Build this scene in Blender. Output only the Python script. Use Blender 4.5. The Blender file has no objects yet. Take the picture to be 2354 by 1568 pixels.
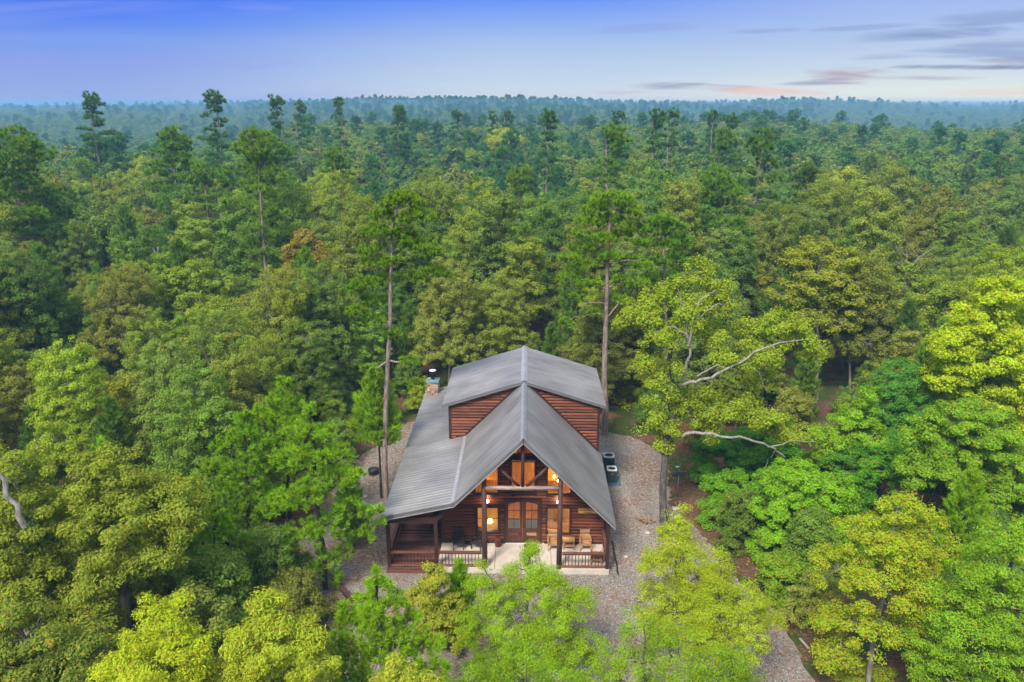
import bpy, bmesh, math, random
import numpy as np
from mathutils import Vector, Matrix

# ------------------------------------------------------------------ scene, camera, world, sun, exposure
scene = bpy.context.scene
col = scene.collection
R = math.radians
H_CAM = 23.3
PITCH, YAW, FPX = R(16.6), R(1.1), 1831.0      # FPX: focal length in units of a 2354 px wide picture
cam_data = bpy.data.cameras.new('camera')
cam_data.sensor_width = 36.0
cam_data.lens = 36.0 * FPX / 2354.0
cam_data.clip_start = 0.5
cam_data.clip_end = 20000
cam = bpy.data.objects.new('camera', cam_data)
col.objects.link(cam)
cam.location = (0, 0, H_CAM)
cam.rotation_euler = (R(90) - PITCH, 0, YAW)
scene.camera = cam
scene.view_settings.view_transform = 'Standard'
scene.view_settings.look = 'None'
scene.view_settings.exposure = 0.85
scene.view_settings.gamma = 1.0
scene.cycles.max_bounces = 5
scene.cycles.diffuse_bounces = 3
scene.cycles.glossy_bounces = 2
scene.cycles.transmission_bounces = 3
scene.cycles.volume_bounces = 0
scene.cycles.transparent_max_bounces = 8
scene.cycles.use_denoising = True
scene.cycles.sample_clamp_indirect = 2.5
scene.cycles.volume_step_rate = 4.0

SUN_EL, SUN_AZ = R(48), R(205)                  # azimuth clockwise from +Y (behind the camera, a little left)


class NT:
    """small helper for node trees"""
    def __init__(self, tree):
        self.t = tree
        tree.nodes.clear()

    def n(self, kind, **kw):
        nd = self.t.nodes.new(kind)
        for k, v in kw.items():
            if k.startswith('i_'):
                key = k[2:]
                key = int(key) if key.isdigit() else key.replace('_', ' ')
                self.put(nd.inputs[key], v)
            else:
                setattr(nd, k, v)
        return nd

    def put(self, sock, v):
        if isinstance(v, bpy.types.NodeSocket):
            self.t.links.new(v, sock)
        elif isinstance(v, bpy.types.Node):
            self.t.links.new(v.outputs[0], sock)
        else:
            sock.default_value = v

    def math(self, op, a, b=0.0, c=None, clamp=False):
        nd = self.t.nodes.new('ShaderNodeMath')
        nd.operation = op
        nd.use_clamp = clamp
        self.put(nd.inputs[0], a)
        self.put(nd.inputs[1], b)
        if c is not None:
            self.put(nd.inputs[2], c)
        return nd.outputs[0]

    def mix(self, fac, a, b, mode='MIX'):
        nd = self.t.nodes.new('ShaderNodeMix')
        nd.data_type = 'RGBA'
        nd.blend_type = mode
        self.put(nd.inputs[0], fac)
        self.put(nd.inputs[6], a)
        self.put(nd.inputs[7], b)
        return nd.outputs[2]

    def ramp(self, fac, stops, interp='LINEAR'):
        nd = self.t.nodes.new('ShaderNodeValToRGB')
        cr = nd.color_ramp
        cr.interpolation = interp
        while len(cr.elements) > 1:
            cr.elements.remove(cr.elements[-1])
        cr.elements[0].position = stops[0][0]
        cr.elements[0].color = c4(stops[0][1])
        for p, c in stops[1:]:
            cr.elements.new(p).color = c4(c)
        self.put(nd.inputs[0], fac)
        return nd.outputs[0]

    def maprange(self, v, a, b, c=0.0, d=1.0, smooth=True):
        nd = self.t.nodes.new('ShaderNodeMapRange')
        nd.interpolation_type = 'SMOOTHSTEP' if smooth else 'LINEAR'
        nd.clamp = True
        for i, x in enumerate((v, a, b, c, d)):
            self.put(nd.inputs[i], x)
        return nd.outputs[0]


def c4(c):
    if isinstance(c, (int, float)):
        return (c, c, c, 1)
    return tuple(c) if len(c) == 4 else (c[0], c[1], c[2], 1)


world = bpy.data.worlds.new('World')
scene.world = world
world.use_nodes = True
w = NT(world.node_tree)
tc = w.n('ShaderNodeTexCoord')
sep = w.n('ShaderNodeSeparateXYZ', i_0=tc.outputs['Generated'])
X, Y, Z = sep.outputs
horiz = w.math('MAXIMUM', w.math('SQRT', w.math('ADD', w.math('MULTIPLY', X, X), w.math('MULTIPLY', Y, Y))), 0.001)
tel = w.math('DIVIDE', Z, horiz)                        # tangent of the elevation
sx = w.math('DIVIDE', X, horiz)                         # sine of the azimuth
# clear dusk sky, from cream at the horizon to blue; deeper and more violet to the left (west of the glow)
right_sky = w.ramp(w.math('MULTIPLY', tel, 5.0), [(0.0, (0.98, 0.90, 0.72)), (0.06, (0.84, 0.86, 0.76)), (0.18, (0.60, 0.70, 0.79)), (0.35, (0.44, 0.56, 0.82)), (0.58, (0.33, 0.46, 0.86)), (1.0, (0.22, 0.34, 0.80))])
mid_sky = w.ramp(w.math('MULTIPLY', tel, 5.0), [(0.0, (0.74, 0.74, 0.74)), (0.12, (0.57, 0.68, 0.80)), (0.33, (0.40, 0.54, 0.82)), (0.46, (0.26, 0.42, 0.86)), (0.58, (0.15, 0.30, 0.92)), (1.0, (0.07, 0.2, 0.9))])
left_sky = w.ramp(w.math('MULTIPLY', tel, 5.0), [(0.0, (0.34, 0.41, 0.75)), (0.12, (0.29, 0.39, 0.77)), (0.33, (0.19, 0.33, 0.82)), (0.43, (0.10, 0.24, 0.86)), (0.58, (0.035, 0.165, 0.90)), (1.0, (0.02, 0.12, 0.88))])
grad = w.mix(w.maprange(sx, -0.50, 0.0), left_sky, mid_sky)
grad = w.mix(w.maprange(sx, 0.02, 0.45), grad, right_sky)
def _sky(px, py):
    u, v = (px - 1177) / FPX, (784 - py) / FPX
    x = math.cos(YAW) * u - math.sin(YAW) * (math.cos(PITCH) + v * math.sin(PITCH))
    y = math.sin(YAW) * u + math.cos(YAW) * (math.cos(PITCH) + v * math.sin(PITCH))
    z = -math.sin(PITCH) + v * math.cos(PITCH)
    h = math.hypot(x, y)
    return x / h, z / h


ROSE, GREYB, ORNG = (0.46, 0.33, 0.40), (0.24, 0.33, 0.57), (0.96, 0.54, 0.40)
CLOUDS = []
for (px_, py_, wpx, hpx, sl, cc, st_) in [(1940, 172, 70, 15, .03, ROSE, .95), (1870, 188, 60, 6, .04, (0.30, 0.28, 0.42), .8), (2080, 178, 80, 5, -.02, (0.36, 0.32, 0.46), .6),
                                          (1590, 200, 110, 9, -.015, (0.30, 0.30, 0.42), .85), (1730, 207, 95, 8, -.03, ORNG, .8), (1640, 195, 60, 4, -.03, (0.16, 0.18, 0.32), .8), (1545, 231, 120, 5, 0, (0.98, 0.66, 0.5), .65),
                                          (1420, 212, 90, 5, 0, (0.66, 0.50, 0.56), .6), (2120, 80, 100, 12, .05, GREYB, .9), (2180, 154, 90, 5, -.02, (0.13, 0.17, 0.36), .95), (2250, 115, 100, 16, -.04, GREYB, .7),
                                          (2000, 62, 80, 5, .03, GREYB, .5), (1770, 70, 50, 5, 0, GREYB, .5), (1500, 62, 90, 8, .04, (0.27, 0.36, 0.76), .45), (1180, 239, 110, 5, 0, (0.50, 0.30, 0.36), .85), (1330, 243, 120, 5, 0, (0.95, 0.62, 0.5), .7),
                                          (2300, 40, 90, 14, .04, GREYB, .6), (2290, 212, 80, 6, 0, (0.95, 0.68, 0.52), .6), (2040, 128, 60, 7, .02, GREYB, .4), (2330, 140, 60, 6, 0, (0.30, 0.30, 0.45), .6),
                                          (130, 150, 260, 16, .02, (0.30, 0.35, 0.80), .5), (330, 90, 180, 8, .03, (0.24, 0.36, 0.88), .3), (600, 14, 70, 7, 0, (0.30, 0.38, 0.92), .3)]:
    a0, e0 = _sky(px_, py_)
    CLOUDS.append((a0, e0, 1.3 * wpx / FPX, 1.15 * hpx / FPX, sl, cc, st_ * 0.95))
# thin streaks of cloud stretched along the horizon
cv = w.n('ShaderNodeCombineXYZ', i_0=w.math('MULTIPLY', sx, 3.2), i_1=w.math('MULTIPLY', tel, 26.0), i_2=w.math('MULTIPLY', Y, 1.2))
n1 = w.n('ShaderNodeTexNoise', noise_dimensions='3D', i_Vector=cv.outputs[0], i_Scale=2.1, i_Detail=6.0, i_Roughness=0.58, i_Distortion=0.6)
cv2 = w.n('ShaderNodeCombineXYZ', i_0=w.math('ADD', w.math('MULTIPLY', sx, 2.0), 7.3), i_1=w.math('MULTIPLY', w.math('ADD', tel, w.math('MULTIPLY', sx, -0.12)), 17.0), i_2=3.0)
n2 = w.n('ShaderNodeTexNoise', noise_dimensions='3D', i_Vector=cv2.outputs[0], i_Scale=1.5, i_Detail=5.0, i_Roughness=0.55, i_Distortion=0.4)
# rose-white veils on the left
veil = w.math('MULTIPLY', w.maprange(n2.outputs[0], 0.44, 0.72), w.maprange(sx, 0.0, -0.35))
grad = w.mix(w.math('MULTIPLY', veil, 0.4), grad, (0.36, 0.40, 0.84, 1))
# single wisps of cloud, stretched sideways, ragged by noise: azimuth, elevation (tangent), half sizes, slope, colour, strength
for (ca, ce, hw, hh, sl, cc, st_) in CLOUDS:
    da = w.math('DIVIDE', w.math('SUBTRACT', sx, ca), hw)
    de = w.math('DIVIDE', w.math('SUBTRACT', w.math('SUBTRACT', tel, ce), w.math('MULTIPLY', w.math('SUBTRACT', sx, ca), sl)), hh)
    dd = w.math('ADD', w.math('ADD', w.math('MULTIPLY', da, da), w.math('MULTIPLY', de, de)), w.math('MULTIPLY', w.math('SUBTRACT', 0.5, n1.outputs[0]), 5.5))
    grad = w.mix(w.math('MULTIPLY', w.maprange(dd, 1.35, -0.3), st_), grad, c4(cc))
sky = w.n('ShaderNodeTexSky', sky_type='NISHITA', sun_disc=False, sun_elevation=SUN_EL, sun_rotation=SUN_AZ, altitude=100.0, air_density=1.0, dust_density=2.0)
# overhead, unseen: the Nishita sky lifted by an added white for more light
over = w.mix(0.6, w.mix(1.0, sky.outputs[0], (0.12, 0.12, 0.12, 1), 'MULTIPLY'), (0.98, 1.06, 1.18, 1))
grad = w.mix(1.0, grad, (0.72, 0.72, 0.72, 1), 'MULTIPLY')
final = w.mix(w.maprange(tel, 0.21, 0.75), grad, over)
bg = w.n('ShaderNodeBackground', i_Color=final, i_Strength=0.8)
w.n('ShaderNodeOutputWorld', i_Surface=bg.outputs[0])

sun_data = bpy.data.lights.new('sun', 'SUN')
sun_data.energy = 3.0
sun_data.angle = R(14)
sun_data.color = (1.0, 0.93, 0.80)
sun = bpy.data.objects.new('sun', sun_data)
col.objects.link(sun)
sd = Vector((math.sin(SUN_AZ) * math.cos(SUN_EL), math.cos(SUN_AZ) * math.cos(SUN_EL), math.sin(SUN_EL)))
sun.rotation_euler = sd.to_track_quat('Z', 'Y').to_euler()

# ------------------------------------------------------------------ picture <-> place (surveying helper: pixel + known plane -> point)
_R = np.array([math.cos(YAW), math.sin(YAW), 0])
_F = np.array([-math.sin(YAW) * math.cos(PITCH), math.cos(YAW) * math.cos(PITCH), -math.sin(PITCH)])
_U = np.cross(_R, _F)


def ray(px, py):
    return _R * (px - 1177) / FPX + _U * (784 - py) / FPX + _F


def at_y(px, py, y):
    d = ray(px, py)
    return np.array([0, 0, H_CAM]) + d * (y / d[1])


def proj(p):
    v = np.array(p, float) - np.array([0, 0, H_CAM])
    c = v @ _F
    return 1177 + FPX * (v @ _R) / c, 784 - FPX * (v @ _U) / c, c


# ------------------------------------------------------------------ object helpers
def tag(o, label=None, cat=None, group=None, kind=None):
    if label: o['label'] = label
    if cat: o['category'] = cat
    if group: o['group'] = group
    if kind: o['kind'] = kind
    return o


def empty(name, loc=(0, 0, 0), rz=0.0, label=None, cat=None, group=None):
    o = bpy.data.objects.new(name, None)
    o.empty_display_size = 0.3
    col.objects.link(o)
    o.location = loc
    o.rotation_euler = (0, 0, rz)
    return tag(o, label, cat, group)


def link_mesh(name, me, m=None, parent=None, smooth=False):
    o = bpy.data.objects.new(name, me)
    col.objects.link(o)
    if m is not None and not me.materials:
        me.materials.append(m)
    if parent is not None:
        o.parent = parent
    if smooth:
        me.polygons.foreach_set('use_smooth', [True] * len(me.polygons))
    return o


def np_mesh(name, verts, quads=None, tris=None):
    """mesh from numpy arrays"""
    me = bpy.data.meshes.new(name)
    verts = np.asarray(verts, dtype=np.float32).reshape(-1, 3)
    parts = []
    if quads is not None and len(quads):
        parts.append(np.asarray(quads, dtype=np.int32).reshape(-1, 4))
    if tris is not None and len(tris):
        parts.append(np.asarray(tris, dtype=np.int32).reshape(-1, 3))
    me.vertices.add(len(verts))
    me.vertices.foreach_set('co', verts.ravel())
    nl = sum(p.size for p in parts)
    npol = sum(len(p) for p in parts)
    me.loops.add(nl)
    me.loops.foreach_set('vertex_index', np.concatenate([p.ravel() for p in parts]))
    me.polygons.add(npol)
    starts, s = [], 0
    for p in parts:
        starts.append(s + np.arange(len(p)) * p.shape[1])
        s += p.size
    me.polygons.foreach_set('loop_start', np.concatenate(starts).astype(np.int32))
    me.update(calc_edges=True)
    return me


class MB:
    """collects simple solids into one mesh"""
    def __init__(self):
        self.v, self.f = [], []

    def add(self, vs, fs):
        b = len(self.v)
        self.v += [tuple(map(float, p)) for p in vs]
        self.f += [tuple(b + i for i in f) for f in fs]
        return self

    def box(self, x0, x1, y0, y1, z0, z1):
        vs = [(x0, y0, z0), (x1, y0, z0), (x1, y1, z0), (x0, y1, z0), (x0, y0, z1), (x1, y0, z1), (x1, y1, z1), (x0, y1, z1)]
        return self.add(vs, [(0, 3, 2, 1), (4, 5, 6, 7), (0, 1, 5, 4), (1, 2, 6, 5), (2, 3, 7, 6), (3, 0, 4, 7)])

    def bar(self, a, b, wdt, hgt=None, up=(0, 0, 1)):
        """rectangular bar from a to b"""
        a, b = Vector(a), Vector(b)
        hgt = wdt if hgt is None else hgt
        d = (b - a).normalized()
        u = Vector(up)
        if abs(d.dot(u)) > 0.98:
            u = Vector((0, 1, 0))
        s = d.cross(u).normalized() * wdt / 2
        u = s.cross(d).normalized() * hgt / 2
        vs = [a - s - u, a + s - u, a + s + u, a - s + u, b - s - u, b + s - u, b + s + u, b - s + u]
        return self.add(vs, [(0, 3, 2, 1), (4, 5, 6, 7), (0, 1, 5, 4), (1, 2, 6, 5), (2, 3, 7, 6), (3, 0, 4, 7)])

    def tube(self, pts, rads, n=10, cap=True):
        pts = [Vector(p) for p in pts]
        if not hasattr(rads, '__len__'):
            rads = [rads] * len(pts)
        b = []
        for i, p in enumerate(pts):
            d = (pts[min(i + 1, len(pts) - 1)] - pts[max(i - 1, 0)]).normalized()
            u = Vector((0, 0, 1)) if abs(d.z) < 0.9 else Vector((1, 0, 0))
            s = d.cross(u).normalized()
            t = s.cross(d)
            b.append([p + (s * math.cos(2 * math.pi * k / n) + t * math.sin(2 * math.pi * k / n)) * rads[i] for k in range(n)])
        vs = [v for ringv in b for v in ringv]
        fs = []
        for i in range(len(pts) - 1):
            for k in range(n):
                fs.append((i * n + k, (i + 1) * n + k, (i + 1) * n + (k + 1) % n, i * n + (k + 1) % n))
        if cap:
            fs.append(tuple(range(n)))
            fs.append(tuple(reversed(range((len(pts) - 1) * n, len(pts) * n))))
        return self.add(vs, fs)

    def lathe(self, c, prof, n=24):
        """profile [(r,z)...] about a vertical axis at c"""
        vs, fs = [], []
        for r, z in prof:
            for k in range(n):
                a = 2 * math.pi * k / n
                vs.append((c[0] + r * math.cos(a), c[1] + r * math.sin(a), c[2] + z))
        for i in range(len(prof) - 1):
            for k in range(n):
                fs.append((i * n + k, i * n + (k + 1) % n, (i + 1) * n + (k + 1) % n, (i + 1) * n + k))
        fs.append(tuple(reversed(range(n))))
        fs.append(tuple(range((len(prof) - 1) * n, len(prof) * n)))
        return self.add(vs, fs)

    def prism(self, poly, y0, y1):
        """polygon in (x, z) pushed from y0 to y1"""
        n = len(poly)
        vs = [(x, y0, z) for x, z in poly] + [(x, y1, z) for x, z in poly]
        fs = [tuple(range(n)), tuple(reversed(range(n, 2 * n)))]
        for i in range(n):
            j = (i + 1) % n
            fs.append((i, i + n, j + n, j))
        return self.add(vs, fs)

    def mesh(self, name):
        me = bpy.data.meshes.new(name)
        me.from_pydata(self.v, [], self.f)
        bm = bmesh.new()
        bm.from_mesh(me)
        bmesh.ops.recalc_face_normals(bm, faces=bm.faces)
        bm.to_mesh(me)
        bm.free()
        return me

    def build(self, name, m, parent=None, smooth=False, label=None):
        o = link_mesh(name, self.mesh(name), m, parent, smooth)
        if label: o['label'] = label
        return o


def copy_tree(o, parent=None):
    c = o.copy()
    col.objects.link(c)
    if parent is not None:
        c.parent = parent
    for ch in list(o.children):
        copy_tree(ch, c)
    return c


# ------------------------------------------------------------------ materials
def material(name):
    m = bpy.data.materials.new(name)
    m.use_nodes = True
    return m, NT(m.node_tree)


def simple(name, color, rough=0.6, metal=0.0, noise=0.0, nscale=3.0, bump=0.0, spec=0.5):
    m, t = material(name)
    b = t.n('ShaderNodeBsdfPrincipled', i_Roughness=rough, i_Metallic=metal)
    b.inputs['Specular IOR Level'].default_value = spec
    colr = c4(color)
    if noise or bump:
        g = t.n('ShaderNodeNewGeometry')
        nz = t.n('ShaderNodeTexNoise', i_Vector=g.outputs['Position'], i_Scale=nscale, i_Detail=5.0, i_Roughness=0.6)
        f = t.maprange(nz.outputs[0], 0.3, 0.7, 1 - noise, 1 + noise, smooth=False)
        t.put(b.inputs['Base Color'], t.mix(1.0, colr, f, 'MULTIPLY'))
        if bump:
            bp = t.n('ShaderNodeBump', i_Strength=bump, i_Distance=0.02, i_Height=nz.outputs[0])
            t.put(b.inputs['Normal'], bp)
    else:
        b.inputs['Base Color'].default_value = colr
    t.n('ShaderNodeOutputMaterial', i_Surface=b.outputs[0])
    return m


def wood(name, a, b_, rough=0.55, grain=(1.5, 14, 14), island=0.25, spec=0.4):
    """stained wood: every board or log (mesh island) its own tone, with grain and small dark knots"""
    m, t = material(name)
    g = t.n('ShaderNodeNewGeometry')
    mp = t.n('ShaderNodeMapping', i_Vector=g.outputs['Position'], i_Scale=grain)
    nz = t.n('ShaderNodeTexNoise', i_Vector=mp.outputs[0], i_Scale=1.0, i_Detail=6.0, i_Roughness=0.65)
    ri = g.outputs['Random Per Island']
    f = t.maprange(t.math('ADD', nz.outputs[0], t.math('MULTIPLY', t.math('SUBTRACT', ri, 0.5), island)), 0.32, 0.68, smooth=False)
    c = t.mix(f, c4(a), c4(b_))
    c = t.mix(1.0, c, t.maprange(ri, 0, 1, 1 - island, 1 + island, smooth=False), 'MULTIPLY')
    kn = t.n('ShaderNodeTexNoise', i_Vector=g.outputs['Position'], i_Scale=3.1, i_Detail=3.0)
    c = t.mix(t.maprange(kn.outputs[0], 0.60, 0.72, 0, 0.6), c, tuple(0.35 * x for x in a[:3]) + (1,))
    bs = t.n('ShaderNodeBsdfPrincipled', i_Base_Color=c, i_Roughness=rough)
    bs.inputs['Specular IOR Level'].default_value = spec
    t.put(bs.inputs['Normal'], t.n('ShaderNodeBump', i_Strength=0.25, i_Distance=0.01, i_Height=nz.outputs[0]))
    t.n('ShaderNodeOutputMaterial', i_Surface=bs.outputs[0])
    return m


def glow_mat(name, color, strength):
    m, t = material(name)
    e = t.n('ShaderNodeEmission', i_Color=c4(color), i_Strength=strength)
    t.n('ShaderNodeOutputMaterial', i_Surface=e.outputs[0])
    return m


M = {}
M['log'] = wood('stained_log', (0.070, 0.018, 0.008), (0.22, 0.058, 0.020), grain=(1.2, 12, 12), island=0.22)
M['trim'] = wood('dark_trim', (0.030, 0.012, 0.010), (0.055, 0.022, 0.018), rough=0.5, island=0.15)
M['post'] = wood('peeled_post', (0.042, 0.019, 0.016), (0.105, 0.046, 0.038), grain=(5, 5, 1.0), rough=0.6, island=0.2)
M['tie'] = wood('weathered_beam', (0.16, 0.10, 0.085), (0.42, 0.33, 0.30), grain=(1.5, 6, 6), rough=0.7, island=0.1)
M['rail'] = wood('rail_wood', (0.085, 0.032, 0.022), (0.19, 0.08, 0.055), rough=0.55, island=0.2)
M['deck'] = wood('deck_board', (0.070, 0.030, 0.024), (0.19, 0.085, 0.062), grain=(1.0, 10, 10), rough=0.65, island=0.3)
M['door'] = wood('door_wood', (0.05, 0.018, 0.012), (0.12, 0.045, 0.025), grain=(12, 12, 1.2), rough=0.4, island=0.1)
M['chair'] = wood('golden_slat_wood', (0.24, 0.115, 0.045), (0.46, 0.26, 0.12), grain=(2, 12, 12), island=0.25)
M['darkchair'] = wood('dark_chair_wood', (0.018, 0.014, 0.014), (0.04, 0.03, 0.03), island=0.3)
M['pinewall'] = wood('pine_board', (0.30, 0.12, 0.022), (0.55, 0.27, 0.055), grain=(10, 10, 1.2), island=0.25)
M['concrete'] = simple('concrete', (0.52, 0.46, 0.40), 0.85, noise=0.16, nscale=1.6, bump=0.1)
M['iron'] = simple('black_iron', (0.012, 0.013, 0.016), 0.5, noise=0.2)
M['rubber'] = simple('black_plastic', (0.018, 0.022, 0.028), 0.45, noise=0.2)
M['whitemetal'] = simple('white_metal', (0.62, 0.65, 0.66), 0.45, noise=0.06)
M['galv'] = simple('galvanised_steel', (0.30, 0.33, 0.36), 0.4, metal=0.7, noise=0.15)
M['acbody'] = simple('unit_louvre', (0.035, 0.060, 0.062), 0.5, noise=0.2)
M['pad'] = simple('blue_grey_pad', (0.055, 0.11, 0.16), 0.7, noise=0.3, nscale=6)
M['red'] = simple('red_badge', (0.6, 0.03, 0.02), 0.4)
M['dish'] = simple('dish_grey', (0.11, 0.14, 0.17), 0.5, noise=0.1)
M['capmetal'] = simple('blue_flashing', (0.18, 0.29, 0.34), 0.45, metal=0.2, noise=0.3, nscale=7)
M['crock'] = simple('red_clay', (0.13, 0.03, 0.02), 0.5, noise=0.3, nscale=9)
M['mat'] = simple('coir_mat', (0.07, 0.05, 0.035), 0.95, noise=0.3, nscale=30)
M['sign'] = wood('yellow_sign_wood', (0.55, 0.30, 0.07), (0.80, 0.50, 0.15), grain=(2, 10, 10), island=0.0)
M['letter'] = simple('dark_lettering', (0.03, 0.015, 0.01), 0.7)
M['beamwood'] = wood('old_timber', (0.035, 0.018, 0.014), (0.11, 0.055, 0.042), rough=0.8)
M['greyplank'] = wood('grey_plank', (0.22, 0.18, 0.16), (0.45, 0.38, 0.34), rough=0.85)
M['reflection_panel'] = simple('reflection_grey', (0.30, 0.30, 0.32), 0.9)  # plain grey for the reflection painted behind the door panes
M['bulb'] = glow_mat('lit_bulb', (1.0, 0.72, 0.22), 22.0)
M['shade'] = glow_mat('lit_lamp_shade', (1.0, 0.55, 0.10), 5.0)
M['porchbulb'] = glow_mat('lit_porch_bulb', (1.0, 0.82, 0.72), 14.0)


def glass_mat():
    m, t = material('window_glass')
    tr = t.n('ShaderNodeBsdfTransparent', i_Color=(0.9, 0.9, 0.9, 1))
    gl = t.n('ShaderNodeBsdfGlossy', i_Color=(0.8, 0.85, 0.9, 1), i_Roughness=0.03)
    fr = t.n('ShaderNodeFresnel', i_IOR=1.6)
    mx = t.n('ShaderNodeMixShader', i_0=t.math('ADD', fr.outputs[0], 0.04), i_1=tr.outputs[0], i_2=gl.outputs[0])
    t.n('ShaderNodeOutputMaterial', i_Surface=mx.outputs[0])
    return m


M['glass'] = glass_mat()


def blind_mat():
    m, t = material('blind_slat')
    d = t.n('ShaderNodeBsdfDiffuse', i_Color=(0.30, 0.21, 0.09, 1))
    tl = t.n('ShaderNodeBsdfTranslucent', i_Color=(0.6, 0.42, 0.14, 1))
    mx = t.n('ShaderNodeMixShader', i_0=0.4, i_1=d.outputs[0], i_2=tl.outputs[0])
    t.n('ShaderNodeOutputMaterial', i_Surface=mx.outputs[0])
    return m


M['blind'] = blind_mat()


def roof_mat():
    """brown-grey painted ribbed steel, slightly chalky, with faint streaks along the sheets"""
    m, t = material('ribbed_metal')
    g = t.n('ShaderNodeNewGeometry')
    mp = t.n('ShaderNodeMapping', i_Vector=g.outputs['Position'], i_Scale=(0.5, 3.5, 0.5))
    a = t.n('ShaderNodeTexNoise', i_Vector=mp.outputs[0], i_Scale=1.0, i_Detail=6.0, i_Roughness=0.6)
    b = t.n('ShaderNodeTexNoise', i_Vector=g.outputs['Position'], i_Scale=0.45, i_Detail=3.0)
    f = t.math('ADD', t.math('MULTIPLY', a.outputs[0], 0.5), t.math('MULTIPLY', b.outputs[0], 0.5))
    c = t.ramp(f, [(0.28, (0.16, 0.150, 0.145)), (0.5, (0.25, 0.24, 0.238)), (0.72, (0.34, 0.335, 0.34))])
    bs = t.n('ShaderNodeBsdfPrincipled', i_Base_Color=c, i_Metallic=0.35)
    t.put(bs.inputs['Roughness'], t.maprange(b.outputs[0], 0.3, 0.7, 0.34, 0.55))
    t.n('ShaderNodeOutputMaterial', i_Surface=bs.outputs[0])
    return m


M['roof'] = roof_mat()
M['fascia'] = simple('grey_fascia', (0.17, 0.165, 0.165), 0.5, metal=0.3, noise=0.15)
M['cap'] = simple('pale_flashing', (0.36, 0.36, 0.38), 0.45, metal=0.3, noise=0.2, nscale=4)


def stone_mat():
    m, t = material('field_stone')
    g = t.n('ShaderNodeNewGeometry')
    ri = g.outputs['Random Per Island']
    c = t.ramp(ri, [(0.0, (0.52, 0.33, 0.14)), (0.2, (0.28, 0.13, 0.09)), (0.4, (0.48, 0.40, 0.30)), (0.6, (0.34, 0.24, 0.22)), (0.8, (0.56, 0.42, 0.24)), (1.0, (0.40, 0.22, 0.12))], 'CONSTANT')
    nz = t.n('ShaderNodeTexNoise', i_Vector=g.outputs['Position'], i_Scale=9.0, i_Detail=5.0)
    c = t.mix(1.0, c, t.maprange(nz.outputs[0], 0.3, 0.7, 0.7, 1.25, smooth=False), 'MULTIPLY')
    bs = t.n('ShaderNodeBsdfPrincipled', i_Base_Color=c, i_Roughness=0.85)
    t.put(bs.inputs['Normal'], t.n('ShaderNodeBump', i_Strength=0.4, i_Distance=0.02, i_Height=nz.outputs[0]))
    t.n('ShaderNodeOutputMaterial', i_Surface=bs.outputs[0])
    return m


M['stone'] = stone_mat()
M['mortar'] = simple('mortar', (0.42, 0.37, 0.30), 0.9, noise=0.1)


LEAF_GAIN = (2.02, 2.28, 1.12, 1)


def leaf_mat(name, trans=0.38, ramp=None, autumn=(0.46, 0.33, 0.04), patch=0.9):
    """foliage; colour from the tree (object colour) or, for the far wood, one tone per tree. alpha below 1 = share of turned leaves"""
    m, t = material(name)
    g = t.n('ShaderNodeNewGeometry')
    oi = t.n('ShaderNodeObjectInfo')
    if ramp:
        base = t.ramp(oi.outputs['Random'], ramp)
    else:
        base = oi.outputs['Color']
    ri = g.outputs['Random Per Island']
    pn = t.n('ShaderNodeTexNoise', i_Vector=g.outputs['Position'], i_Scale=patch, i_Detail=2.0)
    hs = t.n('ShaderNodeHueSaturation', i_Saturation=1.0, i_Color=t.mix(1.0, base, LEAF_GAIN, 'MULTIPLY'))
    t.put(hs.inputs['Hue'], t.math('ADD', 0.5, t.math('ADD', t.math('MULTIPLY', t.math('SUBTRACT', ri, 0.5), 0.035), t.math('MULTIPLY', t.math('SUBTRACT', pn.outputs[0], 0.5), 0.05))))
    wn = t.n('ShaderNodeTexWhiteNoise', noise_dimensions='1D')
    t.put(wn.inputs['W'], t.math('MULTIPLY', ri, 91.7))
    t.put(hs.inputs['Value'], t.math('ADD', t.maprange(wn.outputs[0], 0, 1, 0.74, 1.32, smooth=False), t.math('MULTIPLY', t.math('SUBTRACT', pn.outputs[0], 0.5), 0.9)))
    c = hs.outputs[0]
    if not ramp:
        turned = t.math('LESS_THAN', t.math('ADD', wn.outputs[0], t.math('MULTIPLY', t.math('SUBTRACT', 0.5, pn.outputs[0]), 0.55)), t.math('SUBTRACT', 1.0, oi.outputs['Alpha']))
        c = t.mix(turned, c, c4(autumn))
    d = t.n('ShaderNodeBsdfDiffuse', i_Color=c)
    tl = t.n('ShaderNodeBsdfTranslucent', i_Color=t.mix(1.0, c, (1.25, 1.15, 0.5, 1), 'MULTIPLY'))
    mx = t.n('ShaderNodeMixShader', i_0=trans, i_1=d.outputs[0], i_2=tl.outputs[0])
    t.n('ShaderNodeOutputMaterial', i_Surface=mx.outputs[0])
    return m


M['leaf'] = leaf_mat('leaves')
M['needle'] = leaf_mat('pine_needles', trans=0.34, autumn=(0.25, 0.10, 0.02))
M['farleaf'] = leaf_mat('far_leaves', ramp=[(0.0, (0.055, 0.095, 0.030)), (0.25, (0.095, 0.125, 0.030)), (0.5, (0.065, 0.105, 0.035)), (0.7, (0.12, 0.12, 0.035)), (0.85, (0.05, 0.09, 0.035)), (1.0, (0.10, 0.14, 0.03))], patch=0.4)
M['farneedle'] = leaf_mat('far_needles', ramp=[(0.0, (0.035, 0.085, 0.030)), (0.5, (0.05, 0.11, 0.03)), (1.0, (0.03, 0.075, 0.035))], patch=0.4)


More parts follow.
